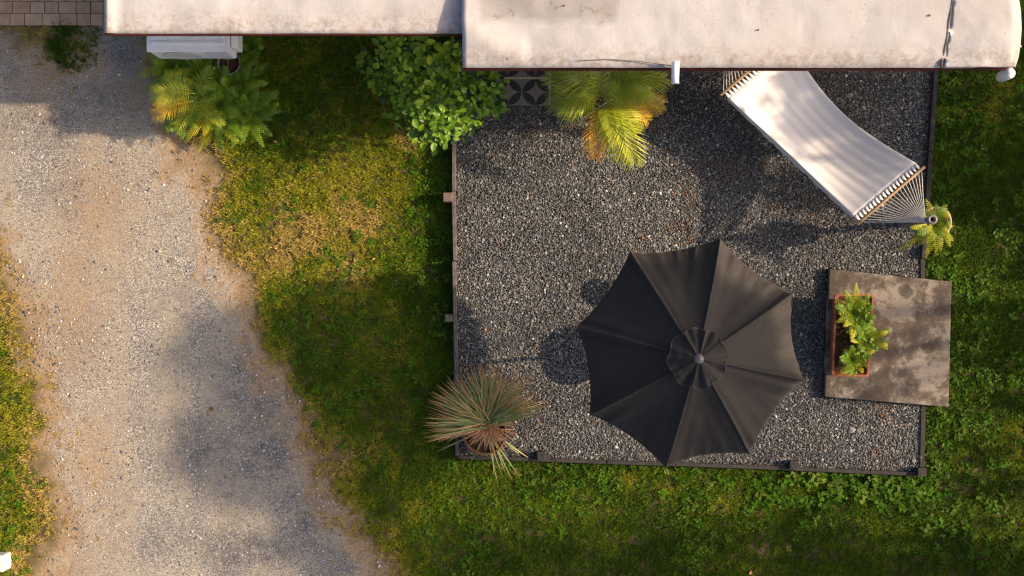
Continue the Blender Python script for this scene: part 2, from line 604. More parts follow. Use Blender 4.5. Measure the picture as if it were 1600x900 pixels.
# paved path at the top left: single pavers
pave = tag(MB().box(P(-200, 0).x, P(160, 0).x, P(0, 40.5).y, P(0, -230).y, -0.02, 0.008).build('paved_path', simple('paver_joint', (0.10, 0.075, 0.055), rough=0.95)), 'path of tan rectangular pavers at the top left corner', kind='structure')
M['paver'] = simple('paver_stone', (0.55, 0.35, 0.21), (0.42, 0.26, 0.155), 9, 0.9, 0.15, 0.4, 90)
M['paver2'] = simple('paver_stone_pale', (0.62, 0.41, 0.26), (0.48, 0.30, 0.19), 7, 0.9, 0.15, 0.4, 90)
rows = [(39.3, 21.3), (20.6, 2.6), (1.9, -16), (-16.7, -34), (-34.8, -53), (-53.6, -72), (-73, -91), (-92, -110), (-111, -130)]
rr_ = random.Random(3)
for ri, (yb, yt) in enumerate(rows):
    x = -190 + rr_.uniform(0, 20)
    while x < 158:
        w = rr_.choice([21, 26, 22, 27])
        a, b = P(x + 0.5, yb, 0.03), P(min(x + w, 160), yt, 0.03)
        MB().box(a.x, b.x, a.y, b.y, -0.01, 0.03 + rr_.uniform(-.003, .003)).build('paver', M[rr_.choice(['paver', 'paver2'])], pave, bevel=0.004)
        x += w + 0.6

# ------------------------------------------------------------------ house
def roof_mat():
    t = NT('roof_coating'); co = t.coord()
    base = t.ramp(t.noise(1.6, 5, 0.6, co, 0.3), [(0.3, (0.51, 0.488, 0.482)), (0.5, (0.455, 0.425, 0.415)), (0.72, (0.545, 0.527, 0.52))])
    patchy = t.ramp(t.noise(0.7, 4, 0.6, co), [(0.45, 0.0), (0.7, 0.55)])
    base = t.mix(patchy, base, (0.44, 0.38, 0.345))
    sp = t.ramp(t.noise(30, 6, 0.8, co, 0.6), [(0.54, 0.0), (0.68, 1.0)])
    reg = t.ramp(t.noise(2.3, 5, 0.7, co), [(0.46, 0.0), (0.64, 1.0)])
    sp = t.math('MULTIPLY', sp, reg)
    base = t.mix(t.math('MULTIPLY', sp, 0.75), base, (0.30, 0.19, 0.115))
    gm = t.attr('grey_patch', 'GEOMETRY', 'Fac')
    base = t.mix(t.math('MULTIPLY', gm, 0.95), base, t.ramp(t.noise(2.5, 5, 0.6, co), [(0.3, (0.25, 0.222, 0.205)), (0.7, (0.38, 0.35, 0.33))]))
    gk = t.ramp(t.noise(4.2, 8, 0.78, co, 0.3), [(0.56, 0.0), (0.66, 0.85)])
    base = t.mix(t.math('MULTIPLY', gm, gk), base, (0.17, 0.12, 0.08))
    edge = t.attr('edge', 'GEOMETRY', 'Fac')
    e2 = t.math('MULTIPLY', edge, t.ramp(t.noise(11, 8, 0.8, co, 0.5), [(0.44, 0.0), (0.62, 1.0)]))
    base = t.mix(t.math('MULTIPLY', e2, 0.85), base, (0.30, 0.225, 0.165))
    mpz = t.new('ShaderNodeMapping'); mpz.inputs['Scale'].default_value = (9, 1.1, 1); t.l.new(co, mpz.inputs[0])
    streak = t.ramp(t.noise(1.0, 6, 0.7, mpz.outputs[0], 0.3), [(0.52, 0.0), (0.72, 0.4)])
    base = t.mix(streak, base, (0.36, 0.315, 0.285))
    dot = t.ramp(t.voro(5.5, co), [(0.02, 1.0), (0.05, 0.0)])
    base = t.mix(t.math('MULTIPLY', dot, 0.8), base, (0.2, 0.13, 0.08))
    t.bump(t.math('ADD', t.math('MULTIPLY', t.noise(55, 5, 0.7, co), 0.4), t.noise(6, 4, 0.6, co)), 0.35, 0.015)
    return t.done(base, 0.8, 0.2)


M['roof'] = roof_mat()
M['fascia'] = simple('fascia_red', (0.09, 0.014, 0.012), (0.06, 0.012, 0.01), 5, 0.6)
M['wall'] = simple('wall_render', (0.62, 0.55, 0.45), (0.54, 0.46, 0.37), 2, 0.9, 0.2, 0.3, 80)
M['grey_tone'] = simple('roof_patch', (0.44, 0.385, 0.34), (0.56, 0.50, 0.44), 3.5, 0.85, 0.2, 0.3, 40)
M['white'] = simple('white_plastic', (0.86, 0.85, 0.84), (0.80, 0.785, 0.77), 4, 0.4, 0.4)
M['crack'] = simple('crack_filler', (0.10, 0.075, 0.05), (0.2, 0.15, 0.10), 20, 0.9)
ZR = 2.45


def roof_sheet(name, outline, parent, zfun, step=0.05, seed=0):
    xs = [p[0] for p in outline]; ys = [p[1] for p in outline]
    gx = np.arange(min(xs), max(xs) + step, step); gy = np.arange(min(ys), max(ys) + step, step)
    gx = np.linspace(min(xs), max(xs), len(gx)); gy = np.linspace(min(ys), max(ys), len(gy))
    X, Y = np.meshgrid(gx, gy)
    d = sdist(X, Y, outline)
    nx, ny = len(gx), len(gy)
    idx = np.arange(nx * ny).reshape(ny, nx)
    q = np.stack([idx[:-1, :-1], idx[:-1, 1:], idx[1:, 1:], idx[1:, :-1]], -1).reshape(-1, 4)
    cx = ((X[:-1, :-1] + X[1:, 1:]) / 2).ravel(); cy = ((Y[:-1, :-1] + Y[1:, 1:]) / 2).ravel()
    q = q[sdist(cx, cy, outline) > -0.004]
    Z = zfun(X, Y, d) + (fbm(X * 1.7, Y * 1.7, seed) - 0.5) * 0.05 + (fbm(X * 9, Y * 9, seed + 3, 2) - 0.5) * 0.006
    used = np.unique(q); rm = -np.ones(nx * ny, int); rm[used] = np.arange(len(used))
    V = np.stack([X.ravel()[used], Y.ravel()[used], Z.ravel()[used]], 1)
    bx = np.full(len(V), 0.0); by = np.full(len(V), 0.0); bd = np.full(len(V), 1e9)
    for i in range(len(outline)):                       # pull the rim onto the outline
        (ax, ay), (cx2, cy2) = outline[i], outline[(i + 1) % len(outline)]
        ex, ey = cx2 - ax, cy2 - ay
        tt = np.clip(((V[:, 0] - ax) * ex + (V[:, 1] - ay) * ey) / (ex * ex + ey * ey + 1e-12), 0, 1)
        qx, qy = ax + tt * ex, ay + tt * ey
        dd = np.hypot(V[:, 0] - qx, V[:, 1] - qy)
        m_ = dd < bd
        bx[m_], by[m_], bd[m_] = qx[m_], qy[m_], dd[m_]
    m_ = bd < 0.62 * step
    V[m_, 0], V[m_, 1] = bx[m_], by[m_]
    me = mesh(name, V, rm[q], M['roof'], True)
    e = 1 - smooth01(Y.ravel()[used] - min(ys), 0.05, 0.30)
    me.attributes.new('edge', 'FLOAT', 'POINT').data.foreach_set('value', e.astype(np.float32))
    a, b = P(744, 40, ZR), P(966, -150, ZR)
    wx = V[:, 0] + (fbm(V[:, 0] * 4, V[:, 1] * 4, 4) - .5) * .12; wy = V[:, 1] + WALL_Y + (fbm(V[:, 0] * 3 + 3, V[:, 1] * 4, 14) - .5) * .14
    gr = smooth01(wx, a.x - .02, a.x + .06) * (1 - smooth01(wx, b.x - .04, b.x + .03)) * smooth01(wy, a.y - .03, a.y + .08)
    me.attributes.new('grey_patch', 'FLOAT', 'POINT').data.foreach_set('value', gr.astype(np.float32))  # mask of the greyer, soft-edged rectangle on the slab
    o = bpy.data.objects.new(name, me); link(o, parent)
    m = o.modifiers.new('Thick', 'SOLIDIFY'); m.thickness = 0.085; m.offset = -1
    return o


def build_house():
    t = thing('house', 'long low house with white coated roof along the top of the photograph', 'house', (0, WALL_Y, 0))
    L = lambda v: (v[0], v[1] - WALL_Y)
    xl = P(163, 0, ZR).x; yl = P(0, 52, ZR).y; xm = P(723, 0, ZR).x; yr = P(0, 107, ZR).y; xr = P(1594, 0, ZR).x
    xs = P(1476, 0, ZR).x
    top = 8.0

    def zl(X, Y, d):
        lip = (1 - smooth01(X - xl, 0.05, 0.13)) * 0.035
        return ZR + lip + (1 - smooth01(d, 0, 0.05)) * -0.012
    left = [L((xl, yl)), L((xm + 0.15, yl)), L((xm + 0.15, top)), L((xl, top))]
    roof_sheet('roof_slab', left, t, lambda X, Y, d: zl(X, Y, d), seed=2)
    # right slab: flat field, a rolled rim along the eave and a raised hip at its left corner
    y0 = yr - WALL_Y

    def zr(X, Y, d):
        rim = (1 - smooth01(Y - y0, 0.02, 0.13)) * -0.035 + np.exp(-((Y - y0 - 0.10) / 0.04) ** 2) * 0.015
        u = (X - xm); v = (Y - y0)
        hip = np.clip(0.10 - np.abs(v - (0.42 - 0.75 * u)) * 0.28, 0, 0.1) * (u < 0.6) * np.clip(v * 6, 0, 1)
        return ZR + 0.075 + rim + hip * 0.6
    right = [L((xm, yr)), L((P(1470, 0, ZR).x, yr)), L((xs + 0.10, yr + 0.30)), L((P(1484, 0, ZR).x + 0.08, P(0, 0, ZR).y)), L((xs + 0.18, top)), L((xm, top))]
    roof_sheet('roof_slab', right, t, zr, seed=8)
    def zc(X, Y, d):
        return ZR + 0.082 + (1 - smooth01(d, 0, 0.12)) * (-0.045 * smooth01(X, xs + 0.3, xs + 0.5))
    cap = [L((P(1471.5, 0, ZR).x, yr + 0.004)), L((P(1572, 0, ZR).x, yr + 0.004))]
    for px, py in [(1584, 106), (1589, 90), (1592, 70), (1594, 45), (1593, 20), (1590, 0)]:
        q = P(px, py, ZR); cap.append(L((q.x, q.y)))
    cap += [L((xr - 0.02, top)), L((xs + 0.12, top)), L((P(1486, 0, ZR).x, P(0, 0, ZR).y)), L((xs + 0.036, yr + 0.35))]
    roof_sheet('roof_end_cap', cap, t, zc, seed=8, step=0.025)
    rz = lambda x, y: ZR + 0.075 + (float(fbm(x * 1.7, y * 1.7, 8)) - 0.5) * 0.05
    # seam crack and the hip creases
    seam = [L((P(x, y, ZR).x, P(x, y, ZR).y)) for x, y in [(1484, -30), (1484, 0), (1481, 25), (1477, 48), (1475, 70), (1471, 86), (1468.5, 96), (1469, 107)]]
    MB().tube([(x, y, rz(x, y) - 0.004) for x, y in seam], [0.009, 0.009, 0.013, 0.010, 0.012, 0.014, 0.011, 0.008], 6).build('seam', M['crack'], t)
    for pts in ([(723, 54), (733, 48), (742, 43)], [(742, 43), (755, 55), (768, 70), (778, 82), (796, 95)]):
        w = [L((P(x, y, ZR).x, P(x, y, ZR).y)) for x, y in pts]
        MB().tube([(x, y, rz(x, y) + 0.03) for x, y in w], [0.006] + [0.01] * (len(w) - 2) + [0.004], 5).build('crease', simple('crease', (0.45, 0.34, 0.25), (0.3, 0.2, 0.13), 20, 0.9), t)
    # fascia boards under the edges, a little proud
    f = 0.012
    for nm, bx in (('fascia', (xl - f, xm - f, yl - f - WALL_Y, yl + 0.02 - WALL_Y)), ('fascia', (xm - f, P(1470, 0, ZR).x, yr - f - WALL_Y, yr + 0.02 - WALL_Y)),
                   ('fascia', (P(1470, 0, ZR).x + 0.002, P(1575, 0, ZR).x, yr - f * 0.6 - WALL_Y, yr + 0.02 - WALL_Y))):
        MB().box(*bx, ZR - 0.085, ZR - 0.03).build(nm, M['fascia'], t)
    MB().box(xm - f, xm + 0.015, yr + 0.021 - WALL_Y, yl - f - 0.002 - WALL_Y, ZR - 0.085, ZR - 0.03).build('fascia', M['fascia'], t)
    MB().box(xl - f, xl + 0.02, yl + 0.021 - WALL_Y, top - WALL_Y, ZR - 0.085, ZR - 0.03).build('fascia', M['fascia'], t)
    MB().box(-3.97, 4.75, 0, top - WALL_Y - 0.2, 0, ZR - 0.13).build('wall', M['wall'], t)
    # rain spouts
    a, b = P(1056, 96, 2.62), P(1056.5, 134, 2.40)
    sp = MB()
    seg = 9; vs = []; fs = []
    for p in (Vector((a.x, a.y - WALL_Y, 2.60)), Vector((a.x, b.y - 0.0 - WALL_Y, 2.55))):
        for k in range(seg):
            th = 2 * math.pi * k / (seg - 1)
            vs.append(p + Vector((0.038 * math.cos(th), 0, 0.038 * math.sin(th))))
    fs = [(k, k + 1, seg + k + 1, seg + k) for k in range(seg - 1)]
    so = sp.add(vs, fs).build('rain_spout', M['white'], t, True)
    m = so.modifiers.new('T', 'SOLIDIFY'); m.thickness = 0.006
    c = P(1578, 107, 2.36)
    MB().lathe([(0.0, 0.03), (0.035, 0.025), (0.055, 0.0), (0.055, -0.25), (0.05, -0.25), (0.0, -0.25)], 16, (c.x, c.y - WALL_Y - 0.045, 2.36)).build('downpipe', M['white'], t, True)
    w = [P(x, y, ZR) for x, y in [(905, 97), (950, 95), (1000, 98), (1040, 104), (1052, 106)]]
    MB().tube([(p.x, p.y - WALL_Y, rz(p.x, p.y - WALL_Y) + 0.004) for p in w], 0.0045, 5).build('cable', simple('cable_grey', (0.2, 0.18, 0.15)), t)


build_house()

# porch step of patterned tiles
M['tile'] = simple('cement_tile', (0.24, 0.21, 0.18), (0.17, 0.145, 0.125), 12, 0.8, 0.3, 0.2, 80)
M['petal'] = simple('cement_tile_black', (0.028, 0.027, 0.027), (0.045, 0.042, 0.04), 12, 0.7, 0.3)


def build_step():
    a = P(773, 165, 0.16)
    t = thing('tiled_step', 'porch step of grey tiles with black petal rings beside the leafy shrub', 'step', (a.x, a.y, 0))
    MB().box(0, 0.64, 0.012, 0.75, 0.0, 0.15).build('riser', M['wall'], t)
    for r in range(3):
        y0 = r * 0.325
        for k in range(2):
            x0 = k * 0.315
            if r == 2: continue
            tl = MB().box(x0, x0 + 0.312, y0, y0 + 0.305, 0.145, 0.16).build('tile', M['tile'], t, bevel=0.003)
            cx, cy, R = x0 + 0.156, y0 + 0.1525, 0.149
            for q in range(4):
                a0 = q * math.pi / 2
                p0 = Vector((cx + R * math.cos(a0), cy + R * math.sin(a0), 0)); p1 = Vector((cx + R * math.cos(a0 + math.pi / 2), cy + R * math.sin(a0 + math.pi / 2), 0))
                out = [Vector((cx + R * math.cos(a0 + math.pi / 2 * i / 8), cy + R * math.sin(a0 + math.pi / 2 * i / 8), 0)) for i in range(9)]
                mid = (p0 + p1) / 2; n = (p1 - p0).normalized()
                inn = [p - 2 * ((p - mid) - n * (p - mid).dot(n)) for p in out][::-1][1:-1]
                MB().prism([(p.x, p.y) for p in (out + inn)], 0.157, 0.1625).build('petal', M['petal'], tl)


build_step()

# ------------------------------------------------------------------ timber edging
M['timber'] = simple('weathered_timber', (0.165, 0.14, 0.125), (0.10, 0.085, 0.078), 14, 0.85, 0.2, 0.5, 60)
M['timber_dark'] = simple('dark_timber', (0.040, 0.036, 0.034), (0.062, 0.055, 0.051), 12, 0.85, 0.2, 0.5, 60)
M['post_red'] = simple('post_brown', (0.20, 0.145, 0.115), (0.13, 0.095, 0.08), 10, 0.85, 0.2, 0.4, 60)


def board(t, a, b, z0, z1, w, mat, name='board'):
    a, b = Vector((a.x, a.y, 0)), Vector((b.x, b.y, 0))
    d = (b - a).normalized(); s = Vector((-d.y, d.x, 0)) * w / 2
    o = Vector((t.location.x, t.location.y, 0))
    return MB().prism([tuple((p - o)[:2]) for p in (a - s, b - s, b + s, a + s)], z0, z1).build(name, mat, t, bevel=0.004)


def post(t, px, py, w, z1, mat):
    p = P(px, py, z1) - t.location
    o = MB().prism([(p.x - w / 2, p.y - w / 2), (p.x + w / 2, p.y - w / 2), (p.x + w / 2, p.y + w / 2), (p.x - w / 2, p.y + w / 2)], -0.05, z1).build('post', mat, t, bevel=0.008)
    return o


e = thing('timber_edging', 'pale weathered timber edging between gravel and lawn, with two brown posts', 'edging', P(711, 400), 'timber edging boards around the gravel')
for (a, b) in (((709.5, 190), (709, 298)), ((708.5, 299), (711, 407)), ((709.5, 408.5), (711.5, 520)), ((711.5, 521), (713.5, 640)), ((713.5, 641), (714.5, 712))):
    board(e, P(*a, 0.2), P(*b, 0.2), -0.05, 0.2 + random.uniform(-.006, .006), 0.042, M['timber'])
post(e, 699.5, 308, 0.105, 0.24, M['post_red']); post(e, 701, 497, 0.085, 0.22, M['post_red'])
e = thing('timber_edging', 'dark timber edging along the lower end of the gravel patio', 'edging', P(1060, 726), 'timber edging boards around the gravel')
for (a, b) in (((716, 715), (842, 719)), ((843, 719), (948, 723)), ((949, 723), (1055, 726)), ((1056, 726), (1238, 733)), ((1239, 733), (1360, 738.5)), ((1361, 738.5), (1442, 742))):
    board(e, P(*a, 0.18), P(*b, 0.18), -0.05, 0.155 + random.uniform(-.012, .006), 0.042, M['timber_dark'])
for px, py in ((846, 713), (1241, 727), (1441, 738)):
    post(e, px, py, 0.10, 0.21, M['timber_dark'])
e = thing('timber_edging', 'narrow dark edging board beside the hammock at the right lawn', 'edging', P(1452, 300), 'timber edging boards around the gravel')
for (a, b) in (((1467, 60), (1455, 236)), ((1455, 237.5), (1444, 404)), ((1444, 405), (1446, 560)), ((1447, 561), (1443, 735))):
    board(e, P(*a, 0.18), P(*b, 0.18), -0.05, 0.17 if b[1] < 500 else 0.12, 0.05, M['timber_dark'])

# ------------------------------------------------------------------ loose gravel
def gravel():
    step = 0.0138
    x0, x1, y0, y1 = -0.9, 5.1, -2.3, 2.95
    gx = np.arange(x0, x1, step); gy = np.arange(y0, y1, step)
    X, Y = np.meshgrid(gx, gy); X = X.ravel() + RNG.uniform(-1, 1, X.size) * step * 0.55; Y = Y.ravel() + RNG.uniform(-1, 1, Y.size) * step * 0.55
    k = sdist(X, Y, PATIO) > 0.025
    k &= sdist(X, Y, SLAB) < -0.01
    k &= ~((X > P(773, 0, .16).x) & (X < P(773, 0, .16).x + .64) & (Y > P(0, 165, .16).y))
    X, Y = X[k], Y[k]; n = len(X)
    Z = 0.096 + RNG.uniform(0, 0.011, n) + (fbm(X * 3, Y * 3, 3, 3) - .5) * 0.035
    s = np.exp(RNG.normal(math.log(0.0086), 0.36, n))
    scl = np.stack([s, s, s], 1)
    rot = np.stack([RNG.uniform(-.5, .5, n), RNG.uniform(-.5, .5, n), RNG.uniform(0, 6.28, n)], 1)
    u = RNG.uniform(0, 1, n)
    tone = 0.074 + 0.180 * u ** 1.5
    tone = np.where(RNG.uniform(0, 1, n) < 0.03, RNG.uniform(0.35, 0.6, n), tone)
    big = 0.60 + 0.62 * fbm(X * 1.3, Y * 1.3, 12) + 0.42 * fbm(X * 4.5, Y * 4.5, 13, 3)
    warm = RNG.uniform(0, 1, n)[:, None]
    tint = tone[:, None] * big[:, None] * ((1 - warm) * np.array([0.98, 1.0, 1.03]) + warm * np.array([1.10, 1.0, 0.87]))
    rust = (RNG.uniform(0, 1, n) < 0.012 + 0.25 * smooth01(fbm(X * 2.1, Y * 2.1, 77), 0.60, 0.80))
    tint[rust] = np.array([0.22, 0.12, 0.06]) * RNG.uniform(0.6, 1.3, rust.sum())[:, None]
    t = NT('gravel_stone')
    c = t.attr('tint', 'INSTANCER')
    c = t.mix(t.ramp(t.noise(2.5, 3, 0.6, t.coord()), [(0.35, 0.0), (0.65, 0.3)]), c, (0.07, 0.066, 0.062))
    mat = t.done(c, 0.75, 0.4)
    o = scatter('gravel', np.stack([X, Y, Z], 1), rot, scl, tint, [stone_variant(i) for i in range(9)], mat)
    tag(o, 'loose dark grey crushed gravel filling the patio', kind='stuff')
    # stones lying on the driveway
    n = 30000
    X = RNG.uniform(-7.0, -1.3, n); Y = RNG.uniform(-4.2, 3.1, n)
    d = drive_d(X, Y)
    k = (d > -0.12) & (RNG.uniform(0, 1, n) < 0.25 + 1.0 * smooth01(fbm(X * 1.6, Y * 1.6, 50), 0.42, 0.62))
    X, Y = X[k], Y[k]; n = len(X)
    s = np.exp(RNG.normal(math.log(0.0068), 0.38, n))
    tone = 0.10 + 0.30 * RNG.uniform(0, 1, n) ** 1.5
    tone = np.where(RNG.uniform(0, 1, n) < 0.20, 0.62, tone)
    warm = RNG.uniform(0, 1, n)[:, None]
    tint = tone[:, None] * ((1 - warm) * np.array([0.95, 0.98, 1.04]) + warm * np.array([1.12, 0.98, 0.82]))
    rot = np.stack([RNG.uniform(-.4, .4, n), RNG.uniform(-.4, .4, n), RNG.uniform(0, 6.28, n)], 1)
    o = scatter('driveway_stones', np.stack([X, Y, np.full(n, 0.007)], 1), rot, np.stack([s, s, s * 0.8], 1), tint, [stone_variant(i + 40) for i in range(6)], mat)
    tag(o, 'small pale and dark stones lying loose on the driveway', kind='stuff')


gravel()

# ------------------------------------------------------------------ lawn
def bare_spots(x, y):
    s = np.zeros_like(x)
    for px, py, r in [(1572, 140, 0.16), (1545, 178, 0.14), (1585, 700, 0.3), (1050, 770, 0.16), (985, 748, 0.12), (80, 745, 0.35), (60, 860, 0.35), (470, 360, 0.3), (430, 400, 0.25), (570, 345, 0.3), (545, 430, 0.3), (325, 232, 0.25), (640, 215, 0.2), (1130, 790, 0.2)]:
        c = P(px, py)
        s = np.maximum(s, np.exp(-((x - c.x) ** 2 + (y - c.y) ** 2) / (r * r)))
    return s


def lawn():
    dens = 760
    x0, x1, y0, y1 = -7.2, 7.2, -4.3, 4.2
    n = int((x1 - x0) * (y1 - y0) * dens)
    X = RNG.uniform(x0, x1, n); Y = RNG.uniform(y0, y1, n)
    dd = drive_d(X, Y)
    f = fbm(X * 2.5, Y * 2.5, 60)
    k = (dd < 0.03) | ((dd < 0.45) & (RNG.uniform(0, 1, n) < 0.02 * smooth01(fbm(X * 3, Y * 3, 8), .45, .7) * 4))
    edge = smooth01(-dd, 0.0, 0.42)
    k &= RNG.uniform(0, 1, n) < np.clip(0.10 + (dd > 0.03) * 0.6 + edge * 1.2 - bare_spots(X, Y) * 0.55 + (f - 0.5) * 0.9, 0.03, 1)
    tl = P(118, 74); q_ = ((X - tl.x) / 0.30) ** 2 + ((Y - tl.y) / 0.30) ** 2 + (f - .5) * 2.0
    k |= (q_ < 1.0) & (RNG.uniform(0, 1, n) < 0.85)
    tl = P(115, 143); k |= ((X - tl.x) ** 2 + (Y - tl.y) ** 2 < 0.06 ** 2)
    k |= (Y > P(0, 52).y) & (X < P(160, 0).x) & (RNG.uniform(0, 1, n) < 0.5)
    k &= sdist(X, Y, PATIO) < -0.035
    k &= sdist(X, Y, SLAB) < 0.0
    k &= ~((Y > WALL_Y) & (X > -3.97) & (X < 4.75))
    k &= ~((X < P(161, 0).x) & (Y > P(0, 38).y))
    X, Y = X[k], Y[k]; n = len(X); dd = dd[k]
    # colour zones
    left = 1 - smooth01(X, -1.3, -0.8)                       # lawn beside the driveway: drier
    low = smooth01(-Y, 1.9, 2.3)
    dry = fbm(X * 1.1, Y * 1.1, 90) * 0.75 + fbm(X * 5, Y * 5, 91, 2) * 0.45 - 0.12
    dry = dry + 0.17 * left - 0.22 * (1 - left) + 0.55 * (1 - smooth01(-dd, 0.05, 0.6)) + 0.5 * bare_spots(X, Y) - 0.1 * low * left
    cx_, cy_ = P(490, 340).x, P(490, 340).y
    mid = np.exp(-((X - cx_) / 1.35) ** 2 - ((Y - cy_) / 0.95) ** 2)
    dry += left * (0.10 * mid - 0.20 * (1 - mid)) * smooth01(-dd, 0.1, 0.5) * (X > -4)  # sunlit middle painted yellower, shaded turf around it deeper green
    dry = np.where(left > 0.5, dry - 0.05, 0.22 + (dry - 0.22) * 0.75)
    dry += RNG.normal(0, 0.075, n)
    dark = np.array([0.050, 0.094, 0.005]); green = np.array([0.110, 0.162, 0.007]); yel = np.array([0.275, 0.262, 0.020]); straw = np.array([0.46, 0.325, 0.09])
    tl = P(118, 70); dry = np.where((X - tl.x) ** 2 + (Y - tl.y) ** 2 < 0.36 ** 2, dry - 0.62, dry)
    a = smooth01(dry, 0.15, 0.40)[:, None]; b = smooth01(dry, 0.42, 0.66)[:, None]; c = smooth01(dry, 0.72, 1.0)[:, None]
    tint = dark * (1 - a) + green * a
    tint = tint * (1 - b) + yel * b
    tint = tint * (1 - c) + straw * c
    tint *= RNG.uniform(0.8, 1.25, n)[:, None] * 1.06
    s = RNG.uniform(0.65, 1.15, n) * (0.72 + 0.5 * fbm(X * 1.7, Y * 1.7, 33)) * (0.65 + 0.35 * smooth01(-dd, 0, 0.4))
    rot = np.stack([np.zeros(n), np.zeros(n), RNG.uniform(0, 6.28, n)], 1)
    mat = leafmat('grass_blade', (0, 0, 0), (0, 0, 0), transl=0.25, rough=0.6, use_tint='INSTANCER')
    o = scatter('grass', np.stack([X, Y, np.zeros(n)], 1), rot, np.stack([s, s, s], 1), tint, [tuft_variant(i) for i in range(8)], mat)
    tag(o, 'short patchy green and straw coloured lawn grass', kind='stuff')
    # clover and small broad weeds
    n = 26000
    X = RNG.uniform(x0, x1, n); Y = RNG.uniform(y0, y1, n)
    dd = drive_d(X, Y)
    pd = -sdist(X, Y, PATIO)
    w = smooth01(fbm(X * 1.9, Y * 1.9, 44), 0.45, 0.62) * 0.45
    w += 0.75 * np.exp(-((pd - 0.05) / 0.35) ** 2) + 0.5 * smooth01(X, 4.6, 5.2) * smooth01(fbm(X * 3, Y * 3, 4), .4, .6)
    w += 0.8 * smooth01(Y, 1.7, 2.0) * (X > -3.6)
    w *= smooth01(-dd, 0.05, 0.45)
    k = (RNG.uniform(0, 1, n) < w) & (pd > np.where(Y < -1.9, np.where(X > 3.2, -0.03, 0.015), 0.04)) & (sdist(X, Y, SLAB) < -0.01) & ~((Y > WALL_Y) & (X > -3.97) & (X < 4.75)) & ~((X < P(161, 0).x) & (Y > P(0, 38).y))
    X, Y = X[k], Y[k]; n = len(X)
    big = np.exp(-((X - P(1340, 0).x) / 1.3) ** 2 - ((Y - P(0, 780).y) / 0.4) ** 2)
    s = RNG.uniform(0.6, 1.2, n) * (1 + 1.0 * big)
    base = np.array([0.062, 0.145, 0.006]) * RNG.uniform(0.55, 1.35, n)[:, None]
    yl = (RNG.uniform(0, 1, n) < 0.22)[:, None]
    tint = np.where(yl, np.array([0.12, 0.17, 0.02]) * RNG.uniform(0.7, 1.2, n)[:, None], base)
    o = scatter('clover', np.stack([X, Y, np.full(n, 0.005)], 1), np.stack([RNG.uniform(-.2, .2, n), RNG.uniform(-.2, .2, n), RNG.uniform(0, 6.28, n)], 1), np.stack([s, s, s], 1), tint, [clover_variant(i) for i in range(6)], mat)
    tag(o, 'low clover and broad leaved weeds spread through the lawn', kind='stuff')


lawn()

# ------------------------------------------------------------------ umbrella
M['canopy'] = None
t_ = NT('charcoal_fabric'); co_ = t_.coord()
w1 = t_.new('ShaderNodeTexWave', wave_type='BANDS', bands_direction='X'); w1.inputs['Scale'].default_value = 90; t_.l.new(co_, w1.inputs[0])
w2 = t_.new('ShaderNodeTexWave', wave_type='BANDS', bands_direction='Y'); w2.inputs['Scale'].default_value = 90; t_.l.new(co_, w2.inputs[0])
cf = t_.ramp(t_.noise(2.5, 5, 0.6, co_), [(0.3, (0.031, 0.0258, 0.0225)), (0.7, (0.041, 0.0342, 0.030))])
t_.bump(t_.noise(5, 5, 0.55, co_, 0.6), 0.5, 0.02)
M['canopy'] = t_.done(cf, 0.78, 0.25)
t_.b.inputs['Sheen Weight'].default_value = 0.08
t_.b.inputs['Sheen Roughness'].default_value = 0.4
M['metal_hem'] = simple('hem_tape', (0.085, 0.07, 0.062), (0.07, 0.058, 0.05), 10, 0.8)
M['metal_dark'] = simple('dark_metal', (0.05, 0.045, 0.042), (0.08, 0.07, 0.065), 10, 0.45, 0.5)
M['metal_grey'] = simple('grey_metal', (0.16, 0.145, 0.138), (0.12, 0.11, 0.105), 10, 0.45, 0.5)


